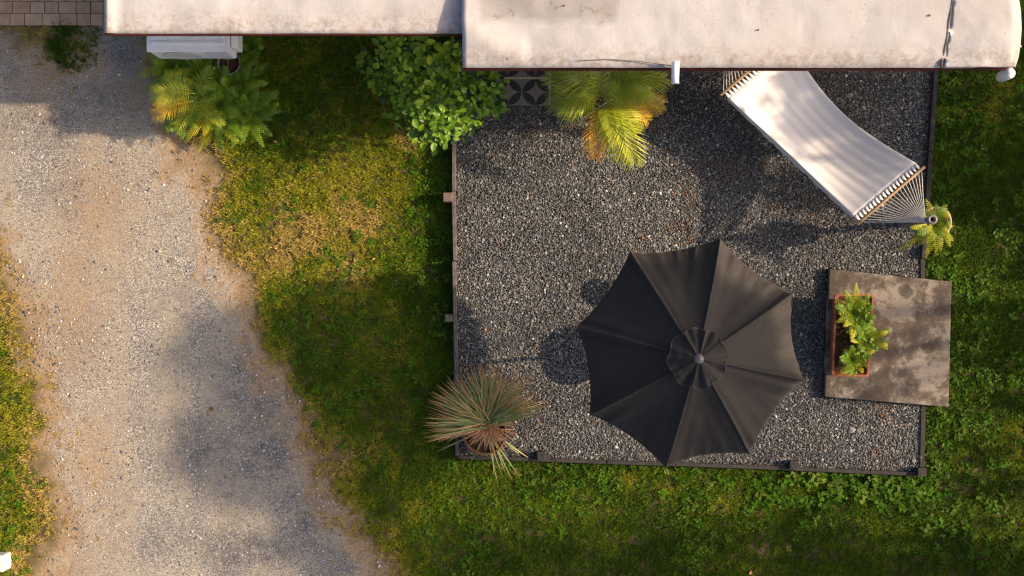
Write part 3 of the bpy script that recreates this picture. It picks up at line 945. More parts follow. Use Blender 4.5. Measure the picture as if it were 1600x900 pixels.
def build_umbrella():
    rim = [(1126, 372), (1240, 457), (1258, 595), (1173, 710), (1040, 731), (922, 648), (902, 510), (985, 393)]
    ZRIM, ZTOP = 1.90, 2.50
    A = P(1090, 560, ZTOP)
    base = Vector((A.x, A.y, 0.1))
    t = thing('garden_umbrella', 'large open charcoal octagonal garden umbrella over the gravel', 'umbrella', base)
    Vr = [P(x, y, ZRIM + dz) for (x, y), dz in zip(rim, (0.0, 0.0, 0.01, 0, -0.01, 0, 0, 0.01))]
    A = A - base; Vr = [v - base for v in Vr]
    rg = random.Random(5)

    def surf(i, u, tt):
        a, b = Vr[i], Vr[(i + 1) % 8]
        e = a.lerp(b, u)
        sc = 1 - 0.050 * 4 * u * (1 - u) * tt
        p = A + (e - A) * tt * sc
        p.z += 0.07 * math.sin(math.pi * min(tt, 1)) * 0.9
        s = math.sin(math.pi * u) ** 0.8
        p.z -= (0.035 + 0.095 * tt) * s * min(1, tt * 2.0)
        # tension folds that run from the rib tips into the panel
        for q, c0 in ((u, 0.0), (1 - u, 0.5)):
            p.z += 0.030 * math.sin(22 * q * (0.4 + tt) + i * 1.7 + c0) * math.exp(-q * 4) * tt * tt
        for q in (u, 1 - u):
            p.z -= 0.040 * (q / 0.05) * math.exp(1 - q / 0.05) * (0.25 + 0.75 * tt) * min(1, tt * 3)
        p.z += 0.016 * math.sin(5.3 * u + 3.1 * tt * 2 + i * 2.3) * s * tt
        p.z += 0.006 * math.sin(u * 60 + i * 3) * s * max(0, tt - 0.85) / 0.15
        p.z += (float(fbm(p.x * 3 + 20, p.y * 3 + 20, 70, 2)) - 0.5) * 0.06 * s * tt
        return p
    NU, NTt = 44, 28
    for i in range(8):
        V = []; F = []
        for j in range(NTt + 1):
            tt = 0.05 + 0.95 * j / NTt
            for k in range(NU + 1):
                u = k / NU
                V.append(surf(i, 0.003 + 0.994 * u, tt))
        for k in range(NU + 1):                           # narrow hem folded down at the rim
            u = k / NU
            p = surf(i, 0.003 + 0.994 * u, 1.0); p = p + (A - p) * 0.012; p.z -= 0.03
            V.append(p)
        for j in range(NTt + 1):
            for k in range(NU):
                r = j * (NU + 1) + k
                F.append((r, r + NU + 1, r + NU + 2, r + 1))
        obj('canopy_panel', V, F, M['canopy'], t, True)
        MB().tube([surf(i, 0.0, q / 10) + Vector((0, 0, 0.001)) for q in range(1, 11)], 0.0055, 5).build('seam', M['canopy'], t, True)
        MB().tube([A + (Vr[i] - A) * q + Vector((0, 0, 0.063 * math.sin(math.pi * q) - 0.02)) for q in (0.04, 0.25, 0.5, 0.75, 0.985)], 0.008, 5).build('rib', M['metal_dark'], t)
        MB().tube([A + (Vr[i] - A) * 0.5 + Vector((0, 0, 0.03)), Vector((A.x, A.y, A.z - 0.62)) + (Vr[i] - A).normalized() * 0.04], 0.006, 5).build('strut', M['metal_dark'], t)
    # vented top cap, gathered between the ribs
    V = [A + Vector((0, 0, 0.075))]; F = []
    n = 128; rings = 12
    capr = [0.9, -0.7, 0.6, -1.0, 0.8, 0.5, -0.8, -0.5]
    for j in range(1, rings + 1):
        q = j / rings
        for k in range(n):
            f = k / n * 8; i = int(f); u = f - i
            e = Vr[i].lerp(Vr[(i + 1) % 8], u); d = e - A
            lobe = 1 + 0.10 * (abs(2 * u - 1) ** 1.5 - 0.5) * -1
            h = Vector((d.x, d.y, 0)).normalized() * (0.285 * q * lobe)
            z = 0.085 - 0.125 * q ** 1.4
            z += 0.055 * q * abs(2 * u - 1) ** 2.5 + q * capr[i] * (u - 0.5) * math.sin(math.pi * u) * 0.16 + 0.016 * q * q * math.sin(2 * math.pi * u * 2 + capr[i] * 9)
            z += (float(fbm(h.x * 11 + 5, h.y * 11 + 5, 88, 2)) - 0.5) * 0.075 * q
            V.append(A + h + Vector((0, 0, z + 0.02)))
    F += [(0, 1 + k, 1 + (k + 1) % n) for k in range(n)]
    for j in range(rings - 1):
        for k in range(n):
            k2 = (k + 1) % n
            F.append((1 + j * n + k, 1 + (j + 1) * n + k, 1 + (j + 1) * n + k2, 1 + j * n + k2))
    cp = obj('vent_cap', V, F, M['canopy'], t, True)
    ring_ = V[-n:] + [V[-n]]
    MB().tube(ring_, 0.006, 5, False).build('hem', M['metal_hem'], cp, True)
    MB().lathe([(0.0, 0.0), (0.05, 0.0), (0.052, 0.012), (0.045, 0.03), (0.032, 0.042), (0.014, 0.05), (0.0, 0.052)], 20, A + Vector((0, 0, 0.082))).build('finial', M['metal_grey'], t, True)
    MB().tube([(A.x, A.y, 0.02), (A.x, A.y, A.z + 0.08)], 0.019, 12).build('pole', M['metal_dark'], t, True)
    MB().lathe([(0.02, 0), (0.045, 0.0), (0.045, 0.07), (0.02, 0.07)], 14, (A.x, A.y, A.z - 0.66)).build('runner', M['metal_dark'], t, True)
    MB().lathe([(0.0, 0), (0.24, 0.0), (0.24, 0.04), (0.20, 0.06), (0.03, 0.08), (0.03, 0.32), (0.0, 0.32)], 24, (A.x, A.y, 0)).build('base', M['metal_dark'], t, True)


build_umbrella()


def build_table():
    c = P(1090, 560, 2.50); c = Vector((c.x - 0.005, c.y, 0.1))
    t = thing('bistro_table', 'small round dark table under the umbrella, seen by its round shadow', 'table', c)
    MB().lathe([(0.03, 0.60), (0.33, 0.60), (0.34, 0.61), (0.34, 0.622), (0.33, 0.63), (0.03, 0.63), (0.03, 0.60)], 36).build('table_top', M['metal_dark'], t, True)
    for k in range(4):
        a = k * math.pi / 2 + 0.6
        d = Vector((math.cos(a), math.sin(a), 0))
        MB().tube([d * 0.26 + Vector((0, 0, 0.0)), d * 0.16 + Vector((0, 0, 0.35)), d * 0.24 + Vector((0, 0, 0.60))], 0.011, 6).build('leg', M['metal_dark'], t, True)
    p = P(1036, 448, 0.1)
    t = thing('garden_stool', 'small dark stool under the umbrella, seen by its shadow beside the canopy', 'stool', p)
    MB().lathe([(0.0, 0.40), (0.15, 0.40), (0.158, 0.41), (0.15, 0.43), (0.0, 0.435)], 24).build('seat', M['metal_dark'], t, True)
    for k in range(3):
        a = k * 2.094 + 0.3
        d = Vector((math.cos(a), math.sin(a), 0))
        MB().tube([d * 0.17, d * 0.11 + Vector((0, 0, 0.40))], 0.011, 6).build('leg', M['metal_dark'], t, True)


build_table()

# ------------------------------------------------------------------ concrete slab and planter
def slab_mat():
    t = NT('stained_concrete'); co = t.coord()
    c = t.ramp(t.noise(2.6, 10, 0.74, co, 0.15), [(0.32, (0.045, 0.035, 0.028)), (0.44, (0.078, 0.059, 0.045)), (0.51, (0.130, 0.101, 0.079)), (0.58, (0.33, 0.275, 0.222))])
    ringd = t.voro(2.6, t.coord(), 'SMOOTH_F1')
    c = t.mix(t.ramp(t.math('ADD', ringd, t.math('MULTIPLY', t.noise(9, 4, 0.6, co), 0.25)), [(0.30, 0.75), (0.35, 0.0)]), c, (0.05, 0.04, 0.032))
    fine = t.ramp(t.noise(60, 6, 0.8, co), [(0.35, 0.0), (0.7, 0.5)])
    c = t.mix(fine, c, (0.14, 0.112, 0.088))
    wh = t.ramp(t.noise(14, 9, 0.85, co, 0.15), [(0.66, 0.0), (0.74, 0.7)])
    c = t.mix(wh, c, (0.33, 0.285, 0.235))
    st = t.ramp(t.math('ADD', t.voro(1.9, co), t.math('MULTIPLY', t.noise(6, 6, 0.7, co), 0.35)), [(0.40, 0.38), (0.50, 0.0)])
    c = t.mix(st, c, (0.042, 0.035, 0.029))
    t.bump(t.noise(40, 7, 0.75, co), 0.5, 0.014)
    return t.done(c, 0.88, 0.2)


M['slab'] = slab_mat()
so = P(1388, 530, 0)
sm = MB().prism([(p.x - so.x, p.y - so.y) for p in reversed(SLAB)], 0.09, 0.2).build('concrete_slab', M['slab'], None, bevel=0.008)
sm.location = (so.x, so.y, 0)
tag(sm, 'square stained concrete slab lying across gravel and right lawn', 'slab')

M['terracotta'] = simple('terracotta_plastic', (0.33, 0.105, 0.052), (0.25, 0.08, 0.042), 6, 0.55, 0.35)
M['soil'] = simple('potting_soil', (0.035, 0.022, 0.014), (0.075, 0.045, 0.026), 25, 0.95, 0.1, 0.8, 70)
M['fern'] = leafmat('fern_leaf', (0.234, 0.343, 0.025), (0.156, 0.281, 0.022), 8, 0.35)
M['fern_yellow'] = leafmat('fern_leaf_yellow', (0.632, 0.550, 0.028), (0.454, 0.482, 0.030), 8, 0.35)
M['palm'] = leafmat('palm_leaf', (0.271, 0.373, 0.033), (0.394, 0.435, 0.042), 4, 0.3)
M['palm_light'] = leafmat('palm_leaf_light', (0.495, 0.513, 0.035), (0.348, 0.429, 0.033), 3, 0.35)
M['palm_gold'] = leafmat('palm_leaf_golden', (0.871, 0.458, 0.028), (0.727, 0.538, 0.034), 3, 0.35)
M['stem'] = simple('green_stem', (0.11, 0.12, 0.035), (0.16, 0.12, 0.05), 10, 0.6)


def fern(name, label, base, fronds, group=None, seed=0, extra_parts=None, leaf=0.045, pairs=22, mats=('fern',), cat='fern'):
    """fronds: list of (tip vector, rise, mat or None)"""
    t = thing(name, label, cat, base, group)
    r = random.Random(seed)
    for i, (b0, tip, rise, m) in enumerate(fronds):
        p0 = Vector(b0) - base; p2 = Vector(tip) - base
        mid = (p0 + p2) / 2; p1 = mid + Vector((0, 0, rise))
        L = (p2 - p0).length
        npair = max(8, int(L / 0.024))
        fm = frond_mesh(p0, p1, p2, npair, leaf * r.uniform(0.85, 1.15), 0.58 * L / npair, 0.10, 0.12, 0.25, 0.12, 0.003, seed * 100 + i, True, 0.12)
        fm.build('frond', M[m or r.choice(mats)], t)
    return t


def rand_fronds(c, n, Lr, zr, rise, seed, bias=None, spread=6.28, mats=None, a0=0.0):
    r = random.Random(seed); out = []
    for i in range(n):
        a = a0 + spread * (i + r.uniform(-.4, .4)) / n
        L = r.uniform(*Lr)
        tip = Vector((c.x + L * math.cos(a), c.y + L * math.sin(a), r.uniform(*zr)))
        if bias: tip += Vector(bias) * r.uniform(0.3, 1)
        b0 = Vector((c.x + r.uniform(-.03, .03), c.y + r.uniform(-.03, .03), c.z))
        out.append((b0, tip, rise * r.uniform(0.7, 1.3), r.choice(mats) if mats else None))
    return out


def build_planter():
    zt, zb = 0.47, 0.205
    rim = [P(1304.5, 459, zt), P(1366.5, 459, zt), P(1358, 589.5, zt), P(1299, 588, zt)]
    c = sum(rim, Vector()) / 4
    t = thing('trough_planter', 'long terracotta plastic trough planter on the concrete slab', 'planter', (c.x, c.y, zb))

    def ring(k, z, inset=0.0):
        out = []
        for i in range(4):
            p = rim[i]; pv = rim[i - 1]; nx = rim[(i + 1) % 4]
            q = c + (p - c) * k
            d1 = (pv - p).normalized(); d2 = (nx - p).normalized()
            q = q + (d1 + d2) * inset
            R = 0.035
            a, b = q + d1 * R, q + d2 * R
            for s in (0, .25, .5, .75, 1):
                w = bez(a, q, b, s); out.append(Vector((w.x - c.x, w.y - c.y, z - zb)))
        return out
    prof = [ring(0.86, zb), ring(0.95, zt - 0.035), ring(1.0, zt - 0.035), ring(1.0, zt - 0.004), ring(0.99, zt), ring(1.0, zt, 0.024), ring(1.0, zt - 0.006, 0.028), ring(0.95, zt - 0.10, 0.03)]
    V = []; F = []
    n = len(prof[0])
    for rg in prof: V += rg
    for j in range(len(prof) - 1):
        for k in range(n):
            k2 = (k + 1) % n
            F.append((j * n + k2, j * n + k, (j + 1) * n + k, (j + 1) * n + k2))
    F.append(tuple(range(n)))
    obj('trough', V, F, M['terracotta'], t, True).modifiers.new('E', 'EDGE_SPLIT').split_angle = math.radians(40)
    s = ring(0.97, zt - 0.07, 0.024)
    ctr = Vector((0, 0, zt - 0.06 - zb))
    obj('soil', s + [ctr], [(k, (k + 1) % n, n) for k in range(n)][::1] if False else [((k + 1) % n, k, n) for k in range(n)], M['soil'], t)
    # ferns in it
    zs = 0.41
    G = 'ferns growing in the trough planter'
    def at(px, py, z): return P(px, py, z)
    specs = [
        ((1333, 490), 'light green fern at the upper end of the terracotta trough', [((1337, 443), .72, 'fern_yellow'), ((1305, 468), .60, 'fern_yellow'), ((1304, 478), .66, 'fern'), ((1307, 503), .62, 'fern_yellow'), ((1358, 458), .66, 'fern'), ((1366, 478), .60, 'fern'), ((1368, 497), .6, 'fern'), ((1344, 462), .75, 'fern'), ((1320, 455), .7, 'fern'), ((1330, 530), .7, 'fern_yellow'), ((1352, 515), .66, 'fern'), ((1318, 510), .66, 'fern_yellow')]),
        ((1350, 530), 'spreading green fern in the middle of the trough leaning over its right rim', [((1394, 514), .55, 'fern'), ((1387, 540), .55, 'fern_yellow'), ((1372, 548), .5, 'fern'), ((1358, 557), .55, 'fern'), ((1334, 528), .62, 'fern'), ((1337, 508), .68, 'fern'), ((1356, 505), .66, 'fern'), ((1366, 512), .62, 'fern'), ((1340, 548), .6, 'fern'), ((1328, 520), .6, 'fern')]),
        ((1330, 560), 'small green fern at the lower end of the terracotta trough', [((1312, 586), .55, 'fern_yellow'), ((1326, 578), .58, 'fern'), ((1340, 572), .55, 'fern'), ((1310, 565), .55, 'fern'), ((1316, 552), .58, 'fern'), ((1338, 552), .6, 'fern'), ((1334, 590), .5, 'fern')]),
    ]
    for i, (b, lab, fr) in enumerate(specs):
        base = at(*b, zs)
        fl = [(base, at(px, py, z), 0.16, m) for (px, py), z, m in fr]
        fl += rand_fronds(base, 11, (.12, .24), (.52, .68), .10, 300 + i, mats=['fern', 'fern', 'fern_yellow'])
        fern('fern', lab, base, fl, G, 11 + i, leaf=0.06, pairs=16)
    b = at(1342, 515, zs)
    wd = thing('leafy_weed', 'round leaved green plant between the ferns in the terracotta trough', 'plant', b)
    r = random.Random(44)
    lm = mesh('leaf', *leaf_shape(1, .75, .2, .1), M['fern'])
    for i in range(150):
        a = r.uniform(0, 6.28); d = r.uniform(0, .20)
        o = bpy.data.objects.new('leaf', lm); link(o, wd)
        o.matrix_local = Matrix.Translation((d * math.cos(a) * .7, d * math.sin(a) * 1.7, r.uniform(.03, .22))) @ Matrix.Rotation(a + r.uniform(-1, 1), 4, 'Z') @ Matrix.Rotation(r.uniform(-.3, .4), 4, 'Y') @ Matrix.Diagonal((r.uniform(.035, .055),) * 3 + (1,))
    return t


build_planter()

# ------------------------------------------------------------------ hammock, its post and the post's pot
def hammock_mat():
    t = NT('hammock_cloth'); co = t.coord('UV')
    w = t.new('ShaderNodeTexWave', wave_type='BANDS', bands_direction='X'); w.inputs['Scale'].default_value = 26; t.l.new(co, w.inputs[0]); w.inputs['Distortion'].default_value = 0.6
    w2 = t.new('ShaderNodeTexWave', wave_type='BANDS', bands_direction='Y'); w2.inputs['Scale'].default_value = 45; t.l.new(co, w2.inputs[0]); w2.inputs['Distortion'].default_value = 0.6
    mp = t.new('ShaderNodeMapping'); mp.inputs['Scale'].default_value = (26, 0.8, 1); t.l.new(co, mp.inputs[0])
    st = t.noise(1.0, 4, 0.6, mp.outputs[0])
    c = t.ramp(st, [(0.3, (0.68, 0.635, 0.615)), (0.5, (0.76, 0.715, 0.695)), (0.75, (0.78, 0.735, 0.715))])
    t.bump(t.math('ADD', t.math('ADD', w.outputs[1], w2.outputs[1]), t.math('MULTIPLY', st, 2.5)), 0.16, 0.006)
    return t.done(c, 0.9, 0.1)


M['hammock'] = hammock_mat()
M['rope'] = simple('cotton_rope', (0.68, 0.63, 0.58), (0.58, 0.53, 0.48), 30, 0.9, 0.1)
M['bamboo'] = simple('spreader_wood', (0.47, 0.30, 0.15), (0.38, 0.23, 0.11), 9, 0.5, 0.35)
POST_TOP = P(1457, 343, 1.32)


def build_hammock():
    zb = 0.95
    R0, R1 = P(1342.5, 347.5, zb), P(1441, 263.5, zb)     # right bar
    L0, L1 = P(1129, 145.5, zb), P(1228, 62, zb)          # left bar
    RC, LC = P(1446, 347, 1.17), Vector((2.28, WALL_Y - 0.05, 1.30))
    o = (R0 + R1 + L0 + L1) / 4; o.z = 0
    t = thing('hammock', 'cream woven hammock with wooden spreader bars strung over the gravel', 'hammock', (o.x, o.y, 0.55))
    o = t.location.copy()
    ax = ((L0 + L1) / 2 - (R0 + R1) / 2); axn = ax.normalized()
    g = 0.085                                             # gap between bar and cloth
    NU, NV = 44, 36
    V = []; F = []; UV = []
    def pt(u, v):
        a = R0.lerp(R1, v) + axn * g; b = L0.lerp(L1, v) - axn * g
        p = a.lerp(b, u)
        mid = R0.lerp(R1, 0.5).lerp(L0.lerp(L1, 0.5), u)
        s = math.sin(math.pi * u)
        p = p.lerp(Vector((mid.x, mid.y, p.z)), 0.17 * s)
        w = abs(2 * v - 1)
        p.z -= 0.34 * s + 0.07 * s * (1 - w * w)
        p.z += 0.05 * s * (w ** 4)
        p.z += 0.0035 * math.sin(v * 46 + 2.0 * math.sin(u * 3)) * (0.4 + 0.6 * s) + 0.008 * math.sin(v * 9 + u * 4) * s
        return p - o
    for j in range(NU + 1):
        for k in range(NV + 1):
            V.append(pt(j / NU, k / NV)); UV.append((k / NV, j / NU * 2.2))
    for j in range(NU):
        for k in range(NV):
            r = j * (NV + 1) + k
            F.append((r, r + 1, r + NV + 2, r + NV + 1))
    # pointed loops that carry the cloth to the bars
    nt = 19
    for end, (B0, B1) in ((0.0, (R0, R1)), (1.0, (L0, L1))):
        for k in range(nt):
            v0, v1 = k / nt, (k + 1) / nt
            vm = (v0 + v1) / 2
            tip = B0.lerp(B1, vm) - o
            n = len(V)
            V += [pt(end, v0 + 0.002), pt(end, v1 - 0.002), tip + (B1 - B0).normalized() * 0.004, tip - (B1 - B0).normalized() * 0.004]
            UV += [(v0, 0), (v1, 0), (vm, 0), (vm, 0)]
            F.append((n, n + 1, n + 2, n + 3))
    ob = obj('cloth', V, F, M['hammock'], t, True)
    uvl = ob.data.uv_layers.new(name='UVMap')
    for lp in ob.data.loops: uvl.data[lp.index].uv = UV[lp.vertex_index]
    m = ob.modifiers.new('T', 'SOLIDIFY'); m.thickness = 0.004
    # ruffled border hanging from the near-house and outer edges
    for v, nm in ((0.0, 'fringe'), (1.0, 'fringe')):
        V = []; F = []
        n = 90
        side = -1 if v == 0 else 1
        out = (R1 - R0).normalized() * side
        for j in range(n + 1):
            u = j / n
            p = pt(u, v)
            wv = math.sin(u * 120) * 0.012 + math.sin(u * 47 + 1) * 0.012
            dn = 0.10 if v == 0 else 0.04
            ow = math.sin(math.pi * u) * (1.0 if v == 0 else 0.0)
            V += [p, p + out * (0.018 * ow + wv * 0.2) + Vector((0, 0, -dn * .45)), p + out * (0.026 * ow + wv * .35 * ow) + Vector((0, 0, -dn - 0.02 * math.sin(u * 31) * ow))]
        for j in range(n):
            F += [(j * 3, j * 3 + 1, j * 3 + 4, j * 3 + 3), (j * 3 + 1, j * 3 + 2, j * 3 + 5, j * 3 + 4)]
        obj(nm, V, F, M['rope'], t, True)
    for (B0, B1) in ((R0, R1), (L0, L1)):
        d = (B1 - B0).normalized()
        MB().tube([B0 - d * 0.035 - o, B0 - d * 0.03 - o, B1 + d * 0.03 - o, B1 + d * 0.035 - o], [0.012, 0.0175, 0.0175, 0.012], 10).build('spreader_bar', M['bamboo'], t, True)
    for (B0, B1, C) in ((R0, R1, RC), (L0, L1, LC)):
        nr = 20
        for k in range(nr):
            q = B0.lerp(B1, 0.01 + 0.98 * k / (nr - 1)) - o
            e = C - o
            mid = (q + e) / 2 - Vector((0, 0, 0.02))
            MB().tube([q, mid, e], 0.0042, 5).build('rope', M['rope'], t)
        d = (C - (B0 + B1) / 2).normalized()
        MB().tube([C - d * 0.09 - o, C - d * 0.05 - o, C + d * 0.02 - o], [0.012, 0.026, 0.015], 8).build('whipping', M['rope'], t, True)
        # ring
        seg = [C - o + d * 0.035 + (d * math.cos(a) + Vector((0, 0, 1)) * math.sin(a)) * 0.024 for a in [i * math.pi / 6 for i in range(13)]]
        MB().tube(seg, 0.005, 6).build('ring', M['metal_grey'], t, True)


build_hammock()
pb = Vector((POST_TOP.x, POST_TOP.y, 0.09))
t = thing('hammock_post', 'grey hollow steel post holding the hammock at its right end', 'post', pb)
MB().lathe([(0.036, 0.0), (0.036, 1.205), (0.052, 1.21), (0.056, 1.225), (0.052, 1.235), (0.026, 1.235), (0.022, 1.22), (0.022, 0.9), (0.0, 0.9)], 20).build('tube', M['metal_grey'], t, True)
q = P(1446, 347, 1.17) - pb
MB().tube([Vector((-0.03, 0, q.z)), Vector((q.x + 0.045, q.y, q.z))], 0.008, 6).build('hook', M['metal_grey'], t)
t2 = thing('hanging_pot', 'round pinkish pot with pale rim fixed round the hammock post', 'pot', P(1463, 347, 0.95))
t2.location.z = 0.74
M['potpink'] = simple('pot_pink', (0.55, 0.40, 0.33), (0.46, 0.31, 0.25), 6, 0.6)
MB().lathe([(0.0, 0.0), (0.11, 0.0), (0.15, 0.19), (0.165, 0.195), (0.17, 0.21), (0.162, 0.216), (0.148, 0.21), (0.142, 0.15)], 28).build('pot_wall', M['potpink'], t2, True)
MB().lathe([(0.0, 0.175), (0.08, 0.172), (0.146, 0.165)], 28).build('soil', M['soil'], t2, True)
pc = P(1460, 350, 0.95)
pc.z = 0.92
fr = []
for (px, py), z, m in [((1402, 392), .80, 'fern_yellow'), ((1418, 380), .85, 'fern_yellow'), ((1430, 386), .88, 'fern_yellow'), ((1446, 402), .84, 'fern_yellow'), ((1462, 396), .9, 'fern_yellow'), ((1470, 392), .9, 'fern_yellow'), ((1484, 372), .95, 'fern'), ((1487, 350), 1.0, 'fern'), ((1474, 322), 1.02, 'fern'), ((1462, 318), 1.02, 'fern'), ((1426, 360), .98, 'fern_yellow'), ((1437, 366), 1.0, 'fern_yellow'), ((1452, 378), 1.02, 'fern'), ((1470, 372), 1.03, 'fern'), ((1480, 362), 1.0, 'fern_yellow'), ((1445, 330), 1.0, 'fern'), ((1425, 372), .95, 'fern')]:
    fr.append((pc, P(px, py, z), 0.14, m))
fr += rand_fronds(pc, 10, (.15, .30), (.95, 1.08), .1, 555, mats=['fern', 'fern_yellow', 'fern_yellow'])
fern('fern', 'bright yellow green fern spilling from the pot on the hammock post', pc, fr, None, 31, leaf=0.06, pairs=20)

# ------------------------------------------------------------------ air conditioner
def build_ac():
    zt, zb = 1.10, 0.60
    x0, x1 = P(230, 0, zt).x, P(356, 0, zt).x
    y0 = P(0, 80, zt).y; y1 = y0 + 0.31
    t = thing('air_conditioner', 'white outdoor air conditioner unit fixed under the eave above ferns', 'air conditioner', (x0, y0, zb))
    w, d, h = x1 - x0, y1 - y0, zt - zb
    MB().box(0, w, 0, d, 0, h - 0.012).build('body', M['white'], t, bevel=0.02)
    MB().box(-0.006, w + 0.006, -0.006, d, h - 0.0105, h + 0.004).build('top_plate', M['white'], t, bevel=0.004)
    for y in (0.07, 0.135, 0.21):
        MB().prism([(0.05, y), (w - 0.05, y), (w - 0.035, y + 0.02), (w - 0.05, y + 0.035), (0.05, y + 0.035), (0.035, y + 0.02)], h + 0.001, h + 0.024).build('ridge', M['white'], t, bevel=0.006)
    MB().box(w + 0.007, w + 0.075, 0.06, d - 0.04, 0.06, h - 0.12).build('valve_cover', M['white'], t, bevel=0.012)
    gr = MB().lathe([(0.0, 0.0), (0.20, 0.0), (0.21, 0.012), (0.0, 0.012)], 28)
    gr.v = [Vector((v.x + w * 0.37, -v.z - 0.001, v.y + h * 0.5)) for v in gr.v]
    gr.build('fan_guard', simple('fan_guard', (0.62, 0.60, 0.57)), t)
    for z in np.linspace(0.06, h - 0.06, 9):
        MB().box(w * 0.70, w * 0.96, -0.006, 0.001, z, z + 0.012).build('louvre', simple('louvre', (0.55, 0.54, 0.52)) if 'louvre' not in M else M['louvre'], t)
    for x in (0.12, w - 0.16):
        MB().box(x, x + 0.04, 0.0, WALL_Y - y0, -0.042, -0.002).build('bracket', M['metal_grey'], t)


M['louvre'] = simple('louvre', (0.55, 0.54, 0.52))
build_ac()
# the round pot standing in front of it
c = P(357, 98, 0.45)
t = thing('round_pot', 'dark round pot of brown soil standing below the air conditioner', 'pot', (c.x, c.y, 0.0))
M['potgrey'] = simple('pot_grey', (0.17, 0.16, 0.14), (0.24, 0.22, 0.19), 8, 0.6)
MB().lathe([(0.0, 0.0), (0.09, 0.0), (0.118, 0.43), (0.13, 0.435), (0.132, 0.45), (0.121, 0.45), (0.116, 0.40)], 26).build('pot_wall', M['potgrey'], t, True)
MB().lathe([(0.0, 0.41), (0.06, 0.405), (0.117, 0.40)], 26).build('soil', simple('brown_soil', (0.10, 0.05, 0.025), (0.05, 0.027, 0.016), 30, 0.95, 0.1, 0.8, 60), t, True)
MB().tube([(-0.01, -0.125, 0.44), (-0.012, 0, 0.425), (-0.01, 0.12, 0.44)], 0.005, 5).build('dripper', M['potgrey'], t)

# ------------------------------------------------------------------ palms and ferns
def palm(name, label, base, fronds, seed, pairs=30, ll=0.26, lw=0.0165, group=None):
    t = thing(name, label, 'palm', base, group)
    r = random.Random(seed)
    for i in range(4):
        a = r.uniform(0, 6.28)
        q = Vector((0.07 * math.cos(a), 0.07 * math.sin(a), 0))
        MB().tube([q, q * 1.3 + Vector((0, 0, 0.25)), q * 1.1 + Vector((0, 0, 0.52))], [0.022, 0.018, 0.012], 7).build('stem', M['stem'], t, True)
    for i, (b, tip, rise, m, kk) in enumerate(fronds):
        p0 = Vector(b) - base; p2 = Vector(tip) - base
        p1 = (p0 + p2) / 2 + Vector((0, 0, rise))
        frond_mesh(p0, p1, p2, int(pairs * kk), ll * kk, lw, 0.10, 0.55, 0.40, 0.30, 0.007, seed * 50 + i, False, 0.08).build('frond', M[m], t)
    return t


b = P(940, 158, 0.1)
def fb(px, py, z): return P(px, py, z)
F_ = [((935, 150, .8), (856, 118, 1.05), .30, 'palm', 1.0), ((930, 152, .8), (860, 160, .85), .30, 'palm', 1.0), ((938, 150, .9), (880, 100, 1.25), .3, 'palm', 1.0),
      ((936, 165, .8), (929, 245, .80), .28, 'palm_gold', 0.95), ((950, 160, .85), (991, 255, .85), .34, 'palm_light', 1.15), ((960, 152, .8), (1036, 162, .78), .25, 'palm_gold', 0.9),
      ((945, 150, 1.0), (1015, 141, 1.20), .25, 'palm', 1.0), ((955, 140, .9), (1040, 121, 1.1), .28, 'palm_light', 1.05), ((950, 140, .9), (985, 92, 1.3), .3, 'palm', 1.0),
      ((930, 160, .7), (893, 182, .65), .22, 'palm_light', 0.7), ((940, 160, .9), (955, 215, .95), .30, 'palm_light', 0.9), ((945, 155, .9), (995, 205, .85), .3, 'palm_light', 0.85),
      ((940, 150, 1.0), (925, 95, 1.4), .3, 'palm', .9), ((945, 150, 1.0), (1020, 100, 1.2), .3, 'palm', .95), ((935, 155, .9), (905, 140, 1.2), .25, 'palm_light', .7), ((942, 158, .9), (962, 132, 1.35), .2, 'palm_light', .7),
      ((948, 158, .9), (968, 246, .88), .32, 'palm_light', 1.05), ((955, 155, .85), (1012, 188, .8), .28, 'palm_gold', .8), ((935, 155, .8), (875, 172, .8), .28, 'palm_light', .9)]
palm('areca_palm', 'bushy palm with green and golden fronds at the eave beside the tiled step', b, [(fb(*a), fb(*tp), rs, m, kk) for a, tp, rs, m, kk in F_], 3)
b = P(305, 150, 0.0)
F_ = [((305, 146, .55), (238, 150, .72), .25, 'palm_light', 1.0), ((302, 158, .55), (238, 180, .68), .25, 'palm_gold', 0.9), ((306, 146, .4), (258, 118, .65), .22, 'palm', 0.8), ((308, 150, .4), (330, 105, .7), .2, 'palm', 0.8),
      ((308, 155, .4), (345, 195, .6), .2, 'palm', 0.8), ((306, 152, .35), (275, 205, .45), .2, 'palm', 0.7)]
palm('young_palm', 'young low palm with a golden frond leaning over the driveway edge', b, [(fb(*a), fb(*tp), rs, m, kk) for a, tp, rs, m, kk in F_], 6, 28, 0.21, 0.012)

